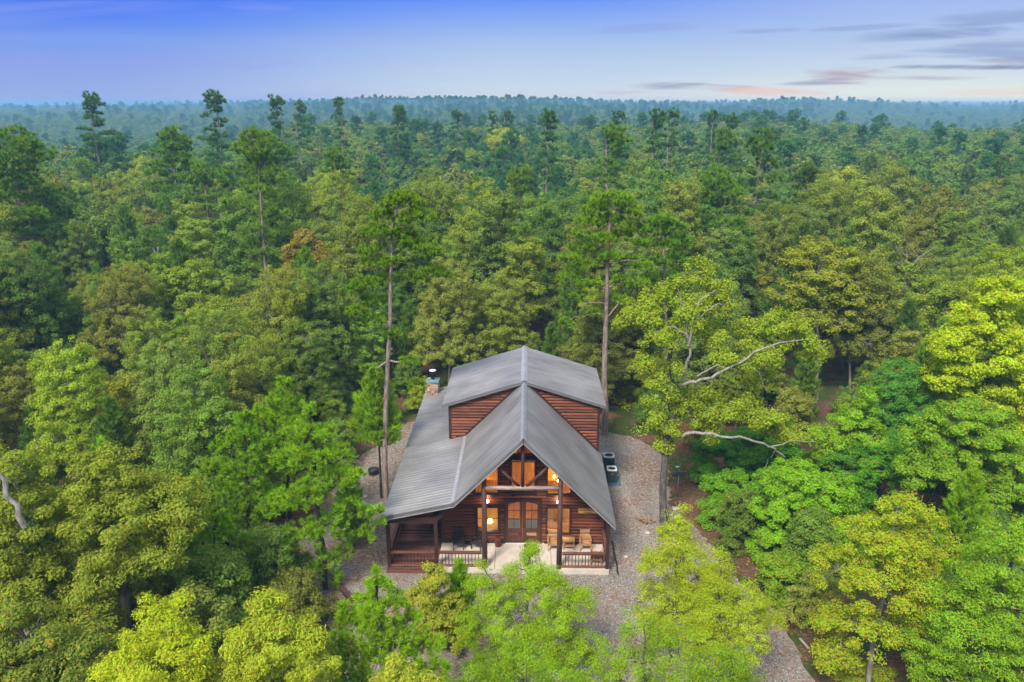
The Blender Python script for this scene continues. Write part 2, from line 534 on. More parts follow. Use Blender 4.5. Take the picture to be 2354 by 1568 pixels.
def bark_mat(name, a, b_, sc=1.0):
    m, t = material(name)
    g = t.n('ShaderNodeNewGeometry')
    mp = t.n('ShaderNodeMapping', i_Vector=g.outputs['Position'], i_Scale=(9 * sc, 9 * sc, 2.0 * sc))
    nz = t.n('ShaderNodeTexNoise', i_Vector=mp.outputs[0], i_Scale=1.0, i_Detail=6.0, i_Roughness=0.7)
    c = t.mix(t.maprange(nz.outputs[0], 0.36, 0.64, smooth=False), c4(a), c4(b_))
    bs = t.n('ShaderNodeBsdfPrincipled', i_Base_Color=c, i_Roughness=0.9)
    bs.inputs['Specular IOR Level'].default_value = 0.15
    t.put(bs.inputs['Normal'], t.n('ShaderNodeBump', i_Strength=0.7, i_Distance=0.04, i_Height=nz.outputs[0]))
    t.n('ShaderNodeOutputMaterial', i_Surface=bs.outputs[0])
    return m


M['bark'] = bark_mat('grey_bark', (0.05, 0.043, 0.038), (0.17, 0.15, 0.135))
M['palebark'] = bark_mat('pale_bark', (0.13, 0.12, 0.095), (0.36, 0.34, 0.28))
M['pinebark'] = bark_mat('pine_bark', (0.12, 0.085, 0.07), (0.36, 0.28, 0.24))
M['darkbark'] = bark_mat('dark_bark', (0.03, 0.025, 0.022), (0.09, 0.07, 0.06))
M['deadwood'] = simple('split_wood', (0.24, 0.14, 0.09), 0.8, noise=0.35, nscale=12)


def ground_mat():
    m, t = material('forest_floor')
    g = t.n('ShaderNodeNewGeometry')
    p = g.outputs['Position']
    a = t.n('ShaderNodeTexNoise', i_Vector=p, i_Scale=0.35, i_Detail=5.0, i_Roughness=0.6)
    b = t.n('ShaderNodeTexNoise', i_Vector=p, i_Scale=7.0, i_Detail=6.0, i_Roughness=0.7)
    litter = t.ramp(b.outputs[0], [(0.3, (0.045, 0.025, 0.018)), (0.5, (0.12, 0.065, 0.04)), (0.62, (0.20, 0.12, 0.075)), (0.75, (0.26, 0.18, 0.13))])
    green = t.ramp(b.outputs[0], [(0.3, (0.02, 0.035, 0.01)), (0.6, (0.06, 0.09, 0.02)), (0.8, (0.11, 0.13, 0.03))])
    c = t.mix(t.maprange(a.outputs[0], 0.46, 0.56), litter, green)
    # beyond the near wood the sheet is seen only between crowns: low scrub
    sp = t.n('ShaderNodeSeparateXYZ', i_0=p)
    c = t.mix(t.maprange(sp.outputs[1], 70, 140), c, green)
    bs = t.n('ShaderNodeBsdfPrincipled', i_Base_Color=c, i_Roughness=0.95)
    bs.inputs['Specular IOR Level'].default_value = 0.1
    t.put(bs.inputs['Normal'], t.n('ShaderNodeBump', i_Strength=0.6, i_Distance=0.08, i_Height=b.outputs[0]))
    t.n('ShaderNodeOutputMaterial', i_Surface=bs.outputs[0])
    return m


def gravel_mat():
    m, t = material('gravel')
    g = t.n('ShaderNodeNewGeometry')
    p = g.outputs['Position']
    vo = t.n('ShaderNodeTexVoronoi', i_Vector=p, i_Scale=27.0)
    sp = t.n('ShaderNodeSeparateColor', i_0=vo.outputs['Color'])
    c = t.ramp(sp.outputs[0], [(0.0, (0.110, 0.088, 0.072)), (0.3, (0.205, 0.172, 0.145)), (0.55, (0.290, 0.248, 0.212)), (0.8, (0.250, 0.228, 0.205)), (0.93, (0.36, 0.345, 0.32)), (1.0, (0.6, 0.58, 0.55))])
    big = t.n('ShaderNodeTexNoise', i_Vector=p, i_Scale=0.30, i_Detail=5.0, i_Roughness=0.65)
    fine = t.n('ShaderNodeTexNoise', i_Vector=p, i_Scale=5.0, i_Detail=5.0, i_Roughness=0.7)
    # trampled-in leaf litter in patches
    lit = t.math('MULTIPLY', t.maprange(big.outputs[0], 0.44, 0.60), t.maprange(fine.outputs[0], 0.40, 0.58))
    c = t.mix(t.math('MULTIPLY', lit, 0.85), c, (0.15, 0.078, 0.048, 1))
    grs = t.n('ShaderNodeTexNoise', i_Vector=p, i_Scale=0.42, i_Detail=3.0)
    c = t.mix(t.math('MULTIPLY', t.maprange(grs.outputs[0], 0.62, 0.72), t.maprange(fine.outputs[0], 0.42, 0.55)), c, (0.08, 0.10, 0.03, 1))
    c = t.mix(1.0, c, t.maprange(big.outputs[0], 0.3, 0.7, 0.78, 1.2, smooth=False), 'MULTIPLY')
    # two worn wheel tracks down the drive
    sg = t.n('ShaderNodeSeparateXYZ', i_0=p)
    cx = t.math('ADD', 7.4, t.math('MULTIPLY', t.math('SUBTRACT', 34.0, sg.outputs[1]), 0.13))
    off = t.math('ABSOLUTE', t.math('SUBTRACT', t.math('ABSOLUTE', t.math('SUBTRACT', t.math('ADD', sg.outputs[0], t.math('MULTIPLY', big.outputs[0], 1.2)), cx)), 0.8))
    c = t.mix(t.maprange(off, 0.45, 0.05, 0, 0.35), c, t.mix(1.0, c, (1.45, 1.42, 1.38, 1), 'MULTIPLY'))
    bs = t.n('ShaderNodeBsdfPrincipled', i_Base_Color=c, i_Roughness=0.9)
    bs.inputs['Specular IOR Level'].default_value = 0.2
    t.put(bs.inputs['Normal'], t.n('ShaderNodeBump', i_Strength=0.8, i_Distance=0.03, i_Height=vo.outputs['Distance']))
    t.n('ShaderNodeOutputMaterial', i_Surface=bs.outputs[0])
    return m


M['ground'] = ground_mat()
M['gravel'] = gravel_mat()


# ------------------------------------------------------------------ terrain
def sstep(a, b, v):
    t = np.clip((v - a) / (b - a), 0, 1)
    return t * t * (3 - 2 * t)


def ground_z(x, y):
    x = np.asarray(x, float)
    y = np.asarray(y, float)
    r = np.hypot(x * 0.9, y - 42)
    z = -3.2 * sstep(22, 120, r) * sstep(46, 95, y)
    a = x / np.maximum(y, 30)
    far = sstep(160, 500, y)
    z = z + far * (1.8 * np.sin(x * 0.011 + 1.3) * np.cos(y * 0.008) + 1.2 * np.sin(x * 0.023 + y * 0.013))
    core = sstep(-0.42, -0.22, a)
    z = z + 4.2 * sstep(170, 380, y) * core * (1 - 0.45 * sstep(.3, .5, a))
    edge = 215 + 195 * core - 60 * sstep(0.30, 0.5, a)
    z = z - (12.0 + 6.0 * sstep(0.10, 0.30, a) * sstep(1500, 900, y)) * sstep(0, 120, y - edge)
    z = z + 11.5 * sstep(540, 840, y) * np.exp(-((a + 0.02) / 0.20) ** 2)
    z = z + 6.0 * sstep(430, 900, y) * np.exp(-((a + 0.45) / 0.24) ** 2)
    z = z + (12.0 + 5 * np.sin(a * 19 + 1)) * sstep(1150, 1700, y) * sstep(0.10, 0.32, a)
    z = z + 6.0 * sstep(1700, 2900, y) * (0.6 + 0.4 * np.sin(x * 0.0021 + 2.0)) + 5 * sstep(1200, 1800, y) * sstep(0.2, -0.1, a)
    z = z + 8.0 * np.exp(-((x + 420) / 260) ** 2) * sstep(1900, 2400, y)
    return z


def build_ground():
    radii = [0] + list(np.arange(6, 120, 3.0)) + list(np.geomspace(120, 6500, 70))
    nseg = 180
    V = [(0, 30, 0.0)]
    for r in radii[1:]:
        a = np.arange(nseg) * 2 * np.pi / nseg
        x, y = r * np.sin(a), 30 + r * np.cos(a)
        z = ground_z(x, y)
        V += list(zip(x, y, z))
    F, Tt = [], []
    for k in range(nseg):
        Tt.append((0, 1 + (k + 1) % nseg, 1 + k))
    for i in range(len(radii) - 2):
        b0, b1 = 1 + i * nseg, 1 + (i + 1) * nseg
        for k in range(nseg):
            F.append((b0 + k, b0 + (k + 1) % nseg, b1 + (k + 1) % nseg, b1 + k))
    me = np_mesh('ground', V, F, Tt)
    o = link_mesh('ground', me, M['ground'], smooth=True)
    tag(o, 'brown leaf litter and low scrub on the forest floor', None, None, 'structure')


build_ground()

YARD = [(-4.5, 12), (-5.5, 20), (-7.2, 27), (-9.0, 31.5), (-10.6, 34.5), (-12.3, 38), (-12.4, 43), (-11.6, 48), (-10.6, 52.5), (-9.0, 56),
        (-5.5, 57.6), (0.0, 57.2), (4.2, 55.6), (6.8, 54.4), (8.6, 52.8), (9.4, 49), (9.0, 45.8), (8.8, 43.4), (9.6, 41.2), (10.2, 39), (10.6, 36.5),
        (11.5, 33.5), (12.1, 30), (12.4, 26), (13.6, 20), (15, 12)]


def in_poly(x, y, poly):
    c = False
    n = len(poly)
    for i in range(n):
        x0, y0 = poly[i]
        x1, y1 = poly[(i + 1) % n]
        if (y0 > y) != (y1 > y) and x < (x1 - x0) * (y - y0) / (y1 - y0) + x0:
            c = not c
    return c


def build_yard():
    rnd = random.Random(5)
    pts = []
    n = len(YARD)
    for i in range(n):
        p0, p1, p2, p3 = [Vector(YARD[(i + k - 1) % n]) for k in range(4)]
        for s in range(8):
            t = s / 8
            p = 0.5 * ((2 * p1) + (p2 - p0) * t + (2 * p0 - 5 * p1 + 4 * p2 - p3) * t * t + (3 * p1 - p0 - 3 * p2 + p3) * t ** 3)
            pts.append((p.x + rnd.uniform(-.22, .22), p.y + rnd.uniform(-.22, .22)))
    bm = bmesh.new()
    vs = [bm.verts.new((x, y, 0.02)) for x, y in pts]
    f = bm.faces.new(vs)
    bmesh.ops.triangulate(bm, faces=[f])
    me = bpy.data.meshes.new('gravel_yard')
    bm.to_mesh(me)
    bm.free()
    o = link_mesh('gravel_yard', me, M['gravel'])
    tag(o, 'pale gravel drive and yard around the log cabin', None, None, 'structure')
    # fallen leaves lying on it
    rg = np.random.default_rng(8)
    N = 24000
    P = np.stack([rg.uniform(-12.5, 15, N), rg.uniform(13, 58, N)], 1)
    dens = 0.25 + 0.75 * sstep(2.0, 9.0, np.abs(P[:, 0] - 1.5) - 2.0) * (0.35 + 0.65 * (np.sin(P[:, 0] * 1.7 + 2) * np.sin(P[:, 1] * 0.9) > -0.2))
    keep = (rg.random(N) < dens) & ~((np.abs(P[:, 0] + 1.2) < 5.9) & (P[:, 1] > 35.9) & (P[:, 1] < 53))
    P = P[keep]
    N = len(P)
    a = rg.uniform(0, 6.28, N)
    s = rg.uniform(0.035, 0.075, N)
    d = np.stack([np.cos(a), np.sin(a), rg.uniform(-.25, .25, N)], 1) * s[:, None]
    e = np.stack([-np.sin(a), np.cos(a), rg.uniform(-.3, .3, N)], 1) * (s * 0.7)[:, None]
    C = np.concatenate([P, np.full((N, 1), 0.045)], 1)
    V = np.stack([C - d, C - e, C + d, C + e], 1).reshape(-1, 3)
    me = np_mesh('fallen_leaves', V, np.arange(4 * N).reshape(-1, 4))
    m, t = material('dead_leaf')
    g = t.n('ShaderNodeNewGeometry')
    c = t.ramp(g.outputs['Random Per Island'], [(0, (0.16, 0.045, 0.02)), (0.4, (0.30, 0.10, 0.04)), (0.7, (0.22, 0.12, 0.06)), (1.0, (0.42, 0.22, 0.08))])
    bs = t.n('ShaderNodeBsdfDiffuse', i_Color=c)
    t.n('ShaderNodeOutputMaterial', i_Surface=bs.outputs[0])
    M['deadleaf'] = m
    o = link_mesh('fallen_leaves', me, m)
    tag(o, 'rust brown fallen leaves scattered over the gravel', 'fallen leaves', None, 'stuff')


build_yard()

# ------------------------------------------------------------------ the log cabin
X0 = -0.13                     # ridge line
YF, YS, YR = 38.6, 36.0, 35.7  # front wall, porch front, roof front
ZS = 0.3                       # porch floor
HW = 4.42                      # half width of the walls
RZ = 7.70                      # ridge height
YD0, YD1 = 43.8, 50.7          # dormer roof from, to
cabin = empty('log_cabin', (X0, YF, 0), 0, 'dark red log cabin with steep grey ribbed metal roof, lit windows and a wide dormer', 'cabin')
OY = YF                        # the parts are modelled relative to the cabin's origin


def rel(mb):
    mb.v = [(x, y - OY, z) for x, y, z in mb.v]
    return mb


def part(mb, name, m, parent=None, smooth=False, label=None):
    return rel(mb).build(name, m, parent or cabin, smooth, label)


def cut(segs, a, b):
    out = []
    for s, e in segs:
        if b <= s or a >= e:
            out.append((s, e))
        else:
            if a > s: out.append((s, a))
            if b < e: out.append((b, e))
    return [(s, e) for s, e in out if e - s > 0.03]


PITCHROW = 0.19


def log_rows(mb, z0, z1, extent, holes, place, rnd, r=0.075):
    """rows of half-round logs; extent(z)->(a,b); holes [(a,b,z0,z1)]; place(u, out, z)->(x,y,z)"""
    z = z0
    while z < z1 - 0.02:
        zt = min(z + PITCHROW, z1)
        a, b = extent(z + PITCHROW * 0.55)
        if b - a > 0.08:
            segs = [(a, b)]
            for (h0, h1, hz0, hz1) in holes:
                if hz0 < z + PITCHROW * 0.6 and hz1 > z + PITCHROW * 0.4:
                    segs = cut(segs, h0, h1)
            for s, e in segs:
                k = 6
                ring = []
                for i in range(k + 1):
                    an = math.pi * i / k
                    ring.append((math.sin(an) * r, z + (zt - z) * (0.5 - 0.5 * math.cos(an)) * 0.985))
                n = max(1, int((e - s) / 2.6))
                for q in range(n):
                    u0, u1 = s + (e - s) * q / n, s + (e - s) * (q + 1) / n - (0.004 if q < n - 1 else 0)
                    vs = [place(u0, o, zz) for o, zz in ring] + [place(u1, o, zz) for o, zz in ring]
                    fs = [(i, i + 1, i + 2 + k, i + 1 + k) for i in range(k)] + [tuple(range(k + 1)), tuple(reversed(range(k + 1, 2 * k + 2)))]
                    mb.add(vs, fs)
        z += PITCHROW
    return mb


def roofline(dx, under=0.16):
    """underside height of the main roof over the front wall"""
    d = abs(dx)
    if dx < 0 and d > 3.45:
        return RZ - under - 3.45 - (d - 3.45) * 0.235
    return RZ - under - d


def half_at(z):
    return max(0.0, min(HW, RZ - 0.16 - z))


rnd = random.Random(11)
# openings of the front wall: x0, x1, z0, z1
LWIN = (-2.58, -1.27, 0.89, 2.55)
RWIN = (1.20, 2.60, 0.89, 2.55)
DOOR = (-1.06, 1.00, ZS, 2.96)
CWIN = (-0.73, 0.70, 3.26, 5.36)
ULWIN = (-2.66, -1.28, 3.13, 5.3)
URWIN = (1.20, 2.60, 3.13, 5.3)
TWIN = (-0.73, 0.70, 5.50, 7.3)
holes = [LWIN, RWIN, DOOR, CWIN, ULWIN, URWIN, TWIN]
mb = MB()
log_rows(mb, ZS, 7.45, lambda z: ((-HW if z < 4.0 else -half_at(z)), half_at(z)), holes, lambda u, o, z: (u, YF - o, z), rnd)
part(mb, 'front_wall', M['log'])
# backing boards behind the logs (with the same openings)
mb = MB()
zcuts = sorted({ZS, 7.5} | {h[2] for h in holes} | {h[3] for h in holes} | {3.2, 3.6, 4.0, 4.4, 4.8, 5.1, 5.7, 6.0, 6.3, 6.6, 6.9, 7.2})
for za, zb in zip(zcuts[:-1], zcuts[1:]):
    zm = (za + zb) / 2
    hwid = half_at(zb)
    segs = [((-HW if zb < 4.0 else -hwid), hwid)]
    for h in holes:
        if h[2] < zm < h[3]: segs = cut(segs, h[0], h[1])
    for s, e in segs:
        mb.box(s, e, YF + 0.004, YF + 0.12, za, zb)
part(mb, 'wall_board', M['trim'])

# side and rear walls, dormer walls
mb = MB()
log_rows(mb, 0.1, 3.15, lambda z: (YF + 0.13, YD1 - 0.3), [(42.0, 43.2, 1.2, 2.5)], lambda u, o, z: (HW + 0.004 + o, u, z), rnd)
part(mb, 'side_wall', M['log'])
mb = MB()
log_rows(mb, 0.35, 3.75, lambda z: (YF + 0.13, YD1 + 2.6), [(43.5, 45.3, 0.3, 2.5)], lambda u, o, z: (-HW - 0.004 - o, u, z), rnd)
part(mb, 'side_wall', M['log'])
part(MB().box(-HW + 0.003, HW - 0.003, YD1 - 0.32, YD1 - 0.2, 0.0, 6.1), 'rear_wall', M['trim'])
part(MB().box(HW - 0.12, HW, YF + 0.13, YD1 - 0.33, 0.0, 3.12), 'wall_board', M['trim'])
part(MB().box(-HW, -HW + 0.12, YF + 0.13, YD1 - 0.33, 0.0, 3.6), 'wall_board', M['trim'])
YDW = YD0 + 0.32
DSL = 1.5 / 4.80


def dorm_top(dx):
    return RZ + 0.08 - 0.14 - abs(dx) * DSL


for sgn in (-1, 1):
    mb = MB()

    def ext(z, sgn=sgn):
        inner = RZ - z - 0.05            # where the main slope passes this height
        if sgn < 0 and inner > 3.45: inner = 3.45 + (RZ - 3.45 - z) / 0.235
        outer = min(HW - 0.02, (RZ + 0.08 - 0.14 - z) / DSL)
        return (inner, outer) if outer > inner else (0, 0)
    log_rows(mb, 3.05, 7.5, ext, [], lambda u, o, z, sgn=sgn: (sgn * u, YDW - o, z), rnd)
    part(mb, 'dormer_wall', M['log'])
    # dark backing and the trim board climbing along the slope
    zb = 3.1 if sgn > 0 else 3.9
    part(MB().prism([(sgn * 0.3, RZ - 0.35), (sgn * (HW - 0.02), zb), (sgn * (HW - 0.02), dorm_top(HW)), (sgn * 0.3, dorm_top(0.3))], YDW + 0.004, YDW + 0.1), 'wall_board', M['trim'])
    mb = MB()
    log_rows(mb, zb, dorm_top(HW), lambda z: (YDW + 0.1, YD1 - 0.3), [], lambda u, o, z, sgn=sgn: (sgn * (HW - 0.02 + o), u, z), rnd)
    part(mb, 'dormer_wall', M['log'])
    xb = HW - 0.02 if sgn > 0 else 3.5
    z_in = dorm_top(0.9)
    mb = MB().bar((sgn * 0.42, YDW - 0.09, RZ - 0.36), (sgn * xb, YDW - 0.09, RZ - xb + 0.07), 0.05, 0.15, up=(sgn * .7, 0, .7))
    part(mb, 'trim_board', M['trim'])
    part(MB().box(sgn * HW - 0.07, sgn * HW + 0.07, YDW - 0.10, YDW + 0.02, (RZ - HW + 0.05) if sgn > 0 else 4.06, dorm_top(HW) - 0.02), 'corner_trim', M['trim'])
for sgn in (-1, 1):
    part(MB().box(sgn * HW - 0.06, sgn * HW + 0.09, YF - 0.10, YF + 0.03, ZS, 3.10), 'corner_trim', M['trim'])
part(MB().box(-HW + .1, DOOR[0] - .14, YF - 0.11, YF - 0.08, ZS, ZS + 0.16), 'base_board', M['trim'])
part(MB().box(DOOR[1] + .14, HW - .1, YF - 0.11, YF - 0.08, ZS, ZS + 0.16), 'base_board', M['trim'])


# roofs: ribbed sheets running down the slope
def ribbed(mb, y0, y1, e0, e1, pitch=0.30, h=0.018):
    """e0,e1: (x,z) of the upper and lower edge; ribs run from one to the other"""
    nx, nz = -(e1[1] - e0[1]), (e1[0] - e0[0])
    L = math.hypot(nx, nz)
    nx, nz = nx / L, nz / L
    if nz < 0: nx, nz = -nx, -nz
    prof = [(y0, 0)]
    y = y0 + 0.09
    while y + 0.11 < y1:
        prof += [(y, 0), (y + 0.03, h), (y + 0.08, h), (y + 0.11, 0)]
        y += pitch
    prof.append((y1, 0))
    n = len(prof)
    vs = [(e0[0] + nx * o, yy, e0[1] + nz * o) for yy, o in prof] + [(e1[0] + nx * o, yy, e1[1] + nz * o) for yy, o in prof]
    vs += [(e0[0] - nx * .03, yy, e0[1] - nz * .03) for yy in (y0, y1)] + [(e1[0] - nx * .03, yy, e1[1] - nz * .03) for yy in (y0, y1)]
    fs = [(i, i + 1, n + i + 1, n + i) for i in range(n - 1)]
    b = 2 * n
    fs += [(b, b + 2, b + 3, b + 1), (0, n, b + 2, b), (n - 1, b + 1, b + 3, 2 * n - 1)]
    fs += [tuple([n + i for i in range(n)] + [b + 3, b + 2])]
    base = len(mb.v)
    mb.v += vs
    mb.f += [tuple(base + i for i in f) for f in fs]
    return mb


EAVE_R = (4.66, RZ - 4.66)
BRK = (-3.50, RZ - 3.50)
LEFT_Y1 = 53.7
LEFT = (-7.14, BRK[1] - 3.64 * 0.225)
roof = part(ribbed(MB(), YR, YD1 - 0.1, (0.0, RZ), EAVE_R), 'roof', M['roof'])
ribbed_left = ribbed(MB(), YR, YD1 - 0.1, (0.0, RZ), BRK)
part(ribbed_left, 'roof_slope', M['roof'], roof)
cp = MB()
for s in (-1, 1):
    cp.add([(0, YR - 0.02, RZ + 0.055), (0, YD0 + 0.3, RZ + 0.055), (s * 0.15, YD0 + 0.3, RZ - 0.105), (s * 0.15, YR - 0.02, RZ - 0.105)], [(0, 1, 2, 3)])
part(cp, 'ridge_cap', M['cap'], roof)
vx, vz = 3.42, RZ - 3.42
vp = at_y(1373.4, 1052.0, 44.0)
vy = 44.7
part(MB().tube([(3.9, vy, RZ - 3.95), (3.9, vy, RZ - 3.55)], 0.045, 12), 'vent_pipe', M['whitemetal'], roof, True)
part(MB().lathe((3.9, vy, RZ - 4.0), [(0.13, 0), (0.12, 0.06), (0.06, 0.12)], 14), 'pipe_boot', M['rubber'], roof)
porch_roof = part(ribbed(MB(), YR, LEFT_Y1, BRK, LEFT), 'porch_roof', M['roof'], label='low lean-to slope over the side deck')
ribs = MB()
bx, bz = BRK
ribs.add([(bx + 0.10, YR - 0.01, bz + 0.13), (bx + 0.10, 44.0, bz + 0.13), (bx, 44.0, bz + 0.045), (bx, YR - 0.01, bz + 0.045)], [(0, 1, 2, 3)])
ribs.add([(bx - 0.12, YR - 0.01, bz + 0.022), (bx - 0.12, 44.0, bz + 0.022), (bx, 44.0, bz + 0.045), (bx, YR - 0.01, bz + 0.045)], [(0, 1, 2, 3)])
part(ribs, 'flashing', M['cap'], porch_roof)
part(MB().add([(-3.4, 50.55, bz - 0.02 + .06), (-7.16, 53.73 - 3.18, LEFT[1] + 0.05), (-7.16, 53.8 - 3.1, LEFT[1] + 0.05), (-3.4, 50.75, bz + .04)], [(0, 1, 2, 3)]) if False else
     MB().bar((-3.55, LEFT_Y1 + 0.0, bz + 0.04), (-7.16, LEFT_Y1 + 0.0, LEFT[1] + 0.05), 0.16, 0.05), 'edge_cap', M['cap'], porch_roof)
# dormer roof
DT = RZ + 0.10
dormer_roof = part(ribbed(MB(), YD0, YD1, (0.0, DT), (4.82, DT - 4.82 * DSL)), 'dormer_roof', M['roof'])
part(ribbed(MB(), YD0, YD1, (0.0, DT), (-4.82, DT - 4.82 * DSL)), 'roof_slope', M['roof'], dormer_roof)
cp = MB()
for s in (-1, 1):
    cp.add([(0, YD0 - 0.03, DT + 0.075), (0, YD1 + 0.02, DT + 0.075), (s * 0.19, YD1 + 0.02, DT - 0.022), (s * 0.19, YD0 - 0.03, DT - 0.022)], [(0, 1, 2, 3)])
part(cp, 'ridge_cap', M['cap'], dormer_roof)
# fascia boards under the roof edges
for s in (-1, 1):
    fb = MB().bar((0, YD0 + 0.03, DT - 0.12), (s * 4.82, YD0 + 0.03, DT - 4.82 * DSL - 0.12), 0.05, 0.15, up=(0, 0, 1))
    part(fb, 'fascia', M['fascia'], dormer_roof)
    part(MB().box(min(s * 4.78, s * 4.83), max(s * 4.78, s * 4.83), YD0, YD1, DT - 4.82 * DSL - 0.18, DT - 4.82 * DSL - 0.035), 'fascia', M['fascia'], dormer_roof)
    part(MB().bar((0, YD1 - 0.03, DT - 0.12), (s * 4.82, YD1 - 0.03, DT - 4.82 * DSL - 0.12), 0.05, 0.15), 'fascia', M['fascia'], dormer_roof)
part(MB().bar((0, YR + 0.03, RZ - 0.15), (EAVE_R[0], YR + 0.03, EAVE_R[1] - 0.15), 0.05, 0.14, up=(0.7, 0, 0.7)), 'fascia', M['fascia'], roof)
part(MB().bar((0, YR + 0.03, RZ - 0.15), (BRK[0], YR + 0.03, BRK[1] - 0.15), 0.05, 0.14, up=(-0.7, 0, 0.7)), 'fascia', M['fascia'], roof)
part(MB().bar((0, YR - 0.005, RZ - 0.245), (EAVE_R[0], YR - 0.005, EAVE_R[1] - 0.245), 0.035, 0.035), 'drip_edge', M['cap'], roof)
part(MB().bar((0, YR - 0.005, RZ - 0.245), (BRK[0], YR - 0.005, BRK[1] - 0.245), 0.035, 0.035), 'drip_edge', M['cap'], roof)
part(MB().bar((BRK[0], YR + 0.03, BRK[1] - 0.13), (LEFT[0], YR + 0.03, LEFT[1] - 0.13), 0.05, 0.16), 'fascia', M['fascia'], porch_roof)
part(MB().bar((BRK[0], YR - 0.005, BRK[1] - 0.225), (LEFT[0], YR - 0.005, LEFT[1] - 0.225), 0.035, 0.035), 'drip_edge', M['cap'], porch_roof)
part(MB().box(LEFT[0] - 0.02, LEFT[0] + 0.03, YR, LEFT_Y1, LEFT[1] - 0.20, LEFT[1] - 0.035), 'fascia', M['fascia'], porch_roof)
# soffit boards (wood) under the porch overhang
part(MB().add([(0, YR + 0.06, RZ - 0.09), (4.6, YR + 0.06, RZ - 4.69), (4.6, YF + 0.1, RZ - 4.69), (0, YF + 0.1, RZ - 0.09)], [(0, 1, 2, 3)]), 'soffit', M['pinewall'], roof)
part(MB().add([(0, YR + 0.06, RZ - 0.09), (-3.5, YR + 0.06, RZ - 3.59), (-3.5, YF + 0.1, RZ - 3.59), (0, YF + 0.1, RZ - 0.09)], [(0, 1, 2, 3)]), 'soffit', M['pinewall'], roof)
part(MB().add([(-3.5, YR + 0.06, BRK[1] - 0.09), (-7.1, YR + 0.06, LEFT[1] - 0.09), (-7.1, LEFT_Y1 - .05, LEFT[1] - 0.09), (-3.5, LEFT_Y1 - .05, BRK[1] - 0.09)], [(0, 1, 2, 3)]), 'soffit', M['pinewall'], porch_roof)

# porch floor, side deck
part(MB().box(-HW - 0.02, HW + 0.02, YS, YF - 0.004, -0.05, ZS), 'porch_floor', M['concrete'], label='pale concrete porch slab')
for xx in (-1.47, 1.48):
    part(MB().box(xx - 0.012, xx + 0.012, YS + .01, YF - .12, ZS - .003, ZS + 0.003), 'floor_joint', M['trim'])
part(MB().box(-0.98, 0.90, YF - 0.16, YF - 0.005, ZS, ZS + 0.045), 'door_sill', M['whitemetal'])
mb = MB()
y = YS - 0.02
while y < 53.2:
    mb.box(-6.98, -HW - 0.024, y, y + 0.135, ZS - 0.045, ZS - 0.005)
    y += 0.142
deck = part(mb, 'side_deck', M['deck'], label='weathered brown board deck along the side')
mb = MB()
mb.box(-7.0, -HW - 0.03, YS - 0.07, YS - 0.03, -0.28, ZS - 0.07)
mb.box(-7.04, -6.99, YS - 0.07, 53.3, -0.28, ZS - 0.07)
part(mb, 'deck_skirt', M['rail'], deck)

# porch posts, tie beam and truss
for px in (-1.97, 1.86):
    zt = RZ - 0.28 - abs(px)
    part(MB().tube([(px, YS + 0.15, ZS), (px + .01, YS + 0.15, 2.4), (px, YS + 0.15, zt)], [0.145, 0.135, 0.125], 14), 'porch_post', M['post'], smooth=True)
part(MB().tube([(-1.88, YS + 0.12, 4.84), (0, YS + 0.12, 4.86), (1.78, YS + 0.12, 4.86)], [0.105, 0.11, 0.105], 12), 'tie_beam', M['tie'], smooth=True, label='weathered pale horizontal log')
part(MB().tube([(-0.03, YS + 0.12, 4.9), (-0.03, YS + 0.12, RZ - 0.3)], 0.085, 12), 'king_post', M['post'], smooth=True)
for s in (-1, 1):
    part(MB().tube([(s * 0.16 - .03, YS + 0.14, 4.90), (s * 1.33 - .03, YS + 0.14, 6.08)], 0.075, 10), 'brace', M['post'], smooth=True)
part(MB().bar((4.33, YS + 0.14, -0.1), (4.33, YS + 0.14, 3.1), 0.16, 0.16, up=(0, 1, 0)), 'porch_post', M['trim'])
for px, py in ((-4.45, YS + 0.1), (-6.90, YS + 0.1), (-6.9, 40.2), (-6.9, 44.4), (-6.9, 48.6), (-6.9, 52.8)):
    part(MB().bar((px, py, -0.25), (px, py, 3.15), 0.18, 0.18, up=(0, 1, 0)), 'porch_post', M['trim'])
part(MB().box(-6.95, -4.40, YS + 0.02, YS + 0.2, 2.86, 3.22), 'porch_beam', M['trim'])
part(MB().box(-6.99, -6.81, YS + 0.21, 53.0, 2.90, 3.14), 'porch_beam', M['trim'])
part(MB().bar((-4.5, YS + 0.11, 3.0), (-3.35, YS + 0.11, 4.08), 0.12, 0.22, up=(-.7, 0, .7)), 'rafter', M['trim'])
part(MB().box(4.25, 4.41, YS + 0.25, YF - .12, 2.85, 3.02), 'porch_beam', M['trim'])


# railings
bal = None


def railing(a, b, step=0.165, top=1.19, bottom=0.42):
    """rail between two points (x,y)"""
    global bal
    a, b = Vector((a[0], a[1], 0)), Vector((b[0], b[1], 0))
    L = (b - a).length
    d = (b - a) / L
    s = Vector((-d.y, d.x, 0))
    o = part(MB().bar(a + Vector((0, 0, top)), b + Vector((0, 0, top)), 0.17, 0.05).bar(a + Vector((0, 0, top - 0.07)) , b + Vector((0, 0, top - 0.07)), 0.05, 0.085)
             .bar(a + Vector((0, 0, bottom)), b + Vector((0, 0, bottom)), 0.07, 0.09), 'railing', M['rail'])
    n = int(L / step)
    for i in range(1, n):
        p = a + d * (L * i / n)
        if bal is None:
            bal = MB().box(-0.018, 0.018, -0.018, 0.018, bottom + 0.046, top - 0.115).mesh('baluster')
            bal.materials.append(M['trim'])
        q = bpy.data.objects.new('baluster', bal)
        col.objects.link(q)
        q.parent = o
        q.location = (p.x, p.y - OY, 0)
    return o


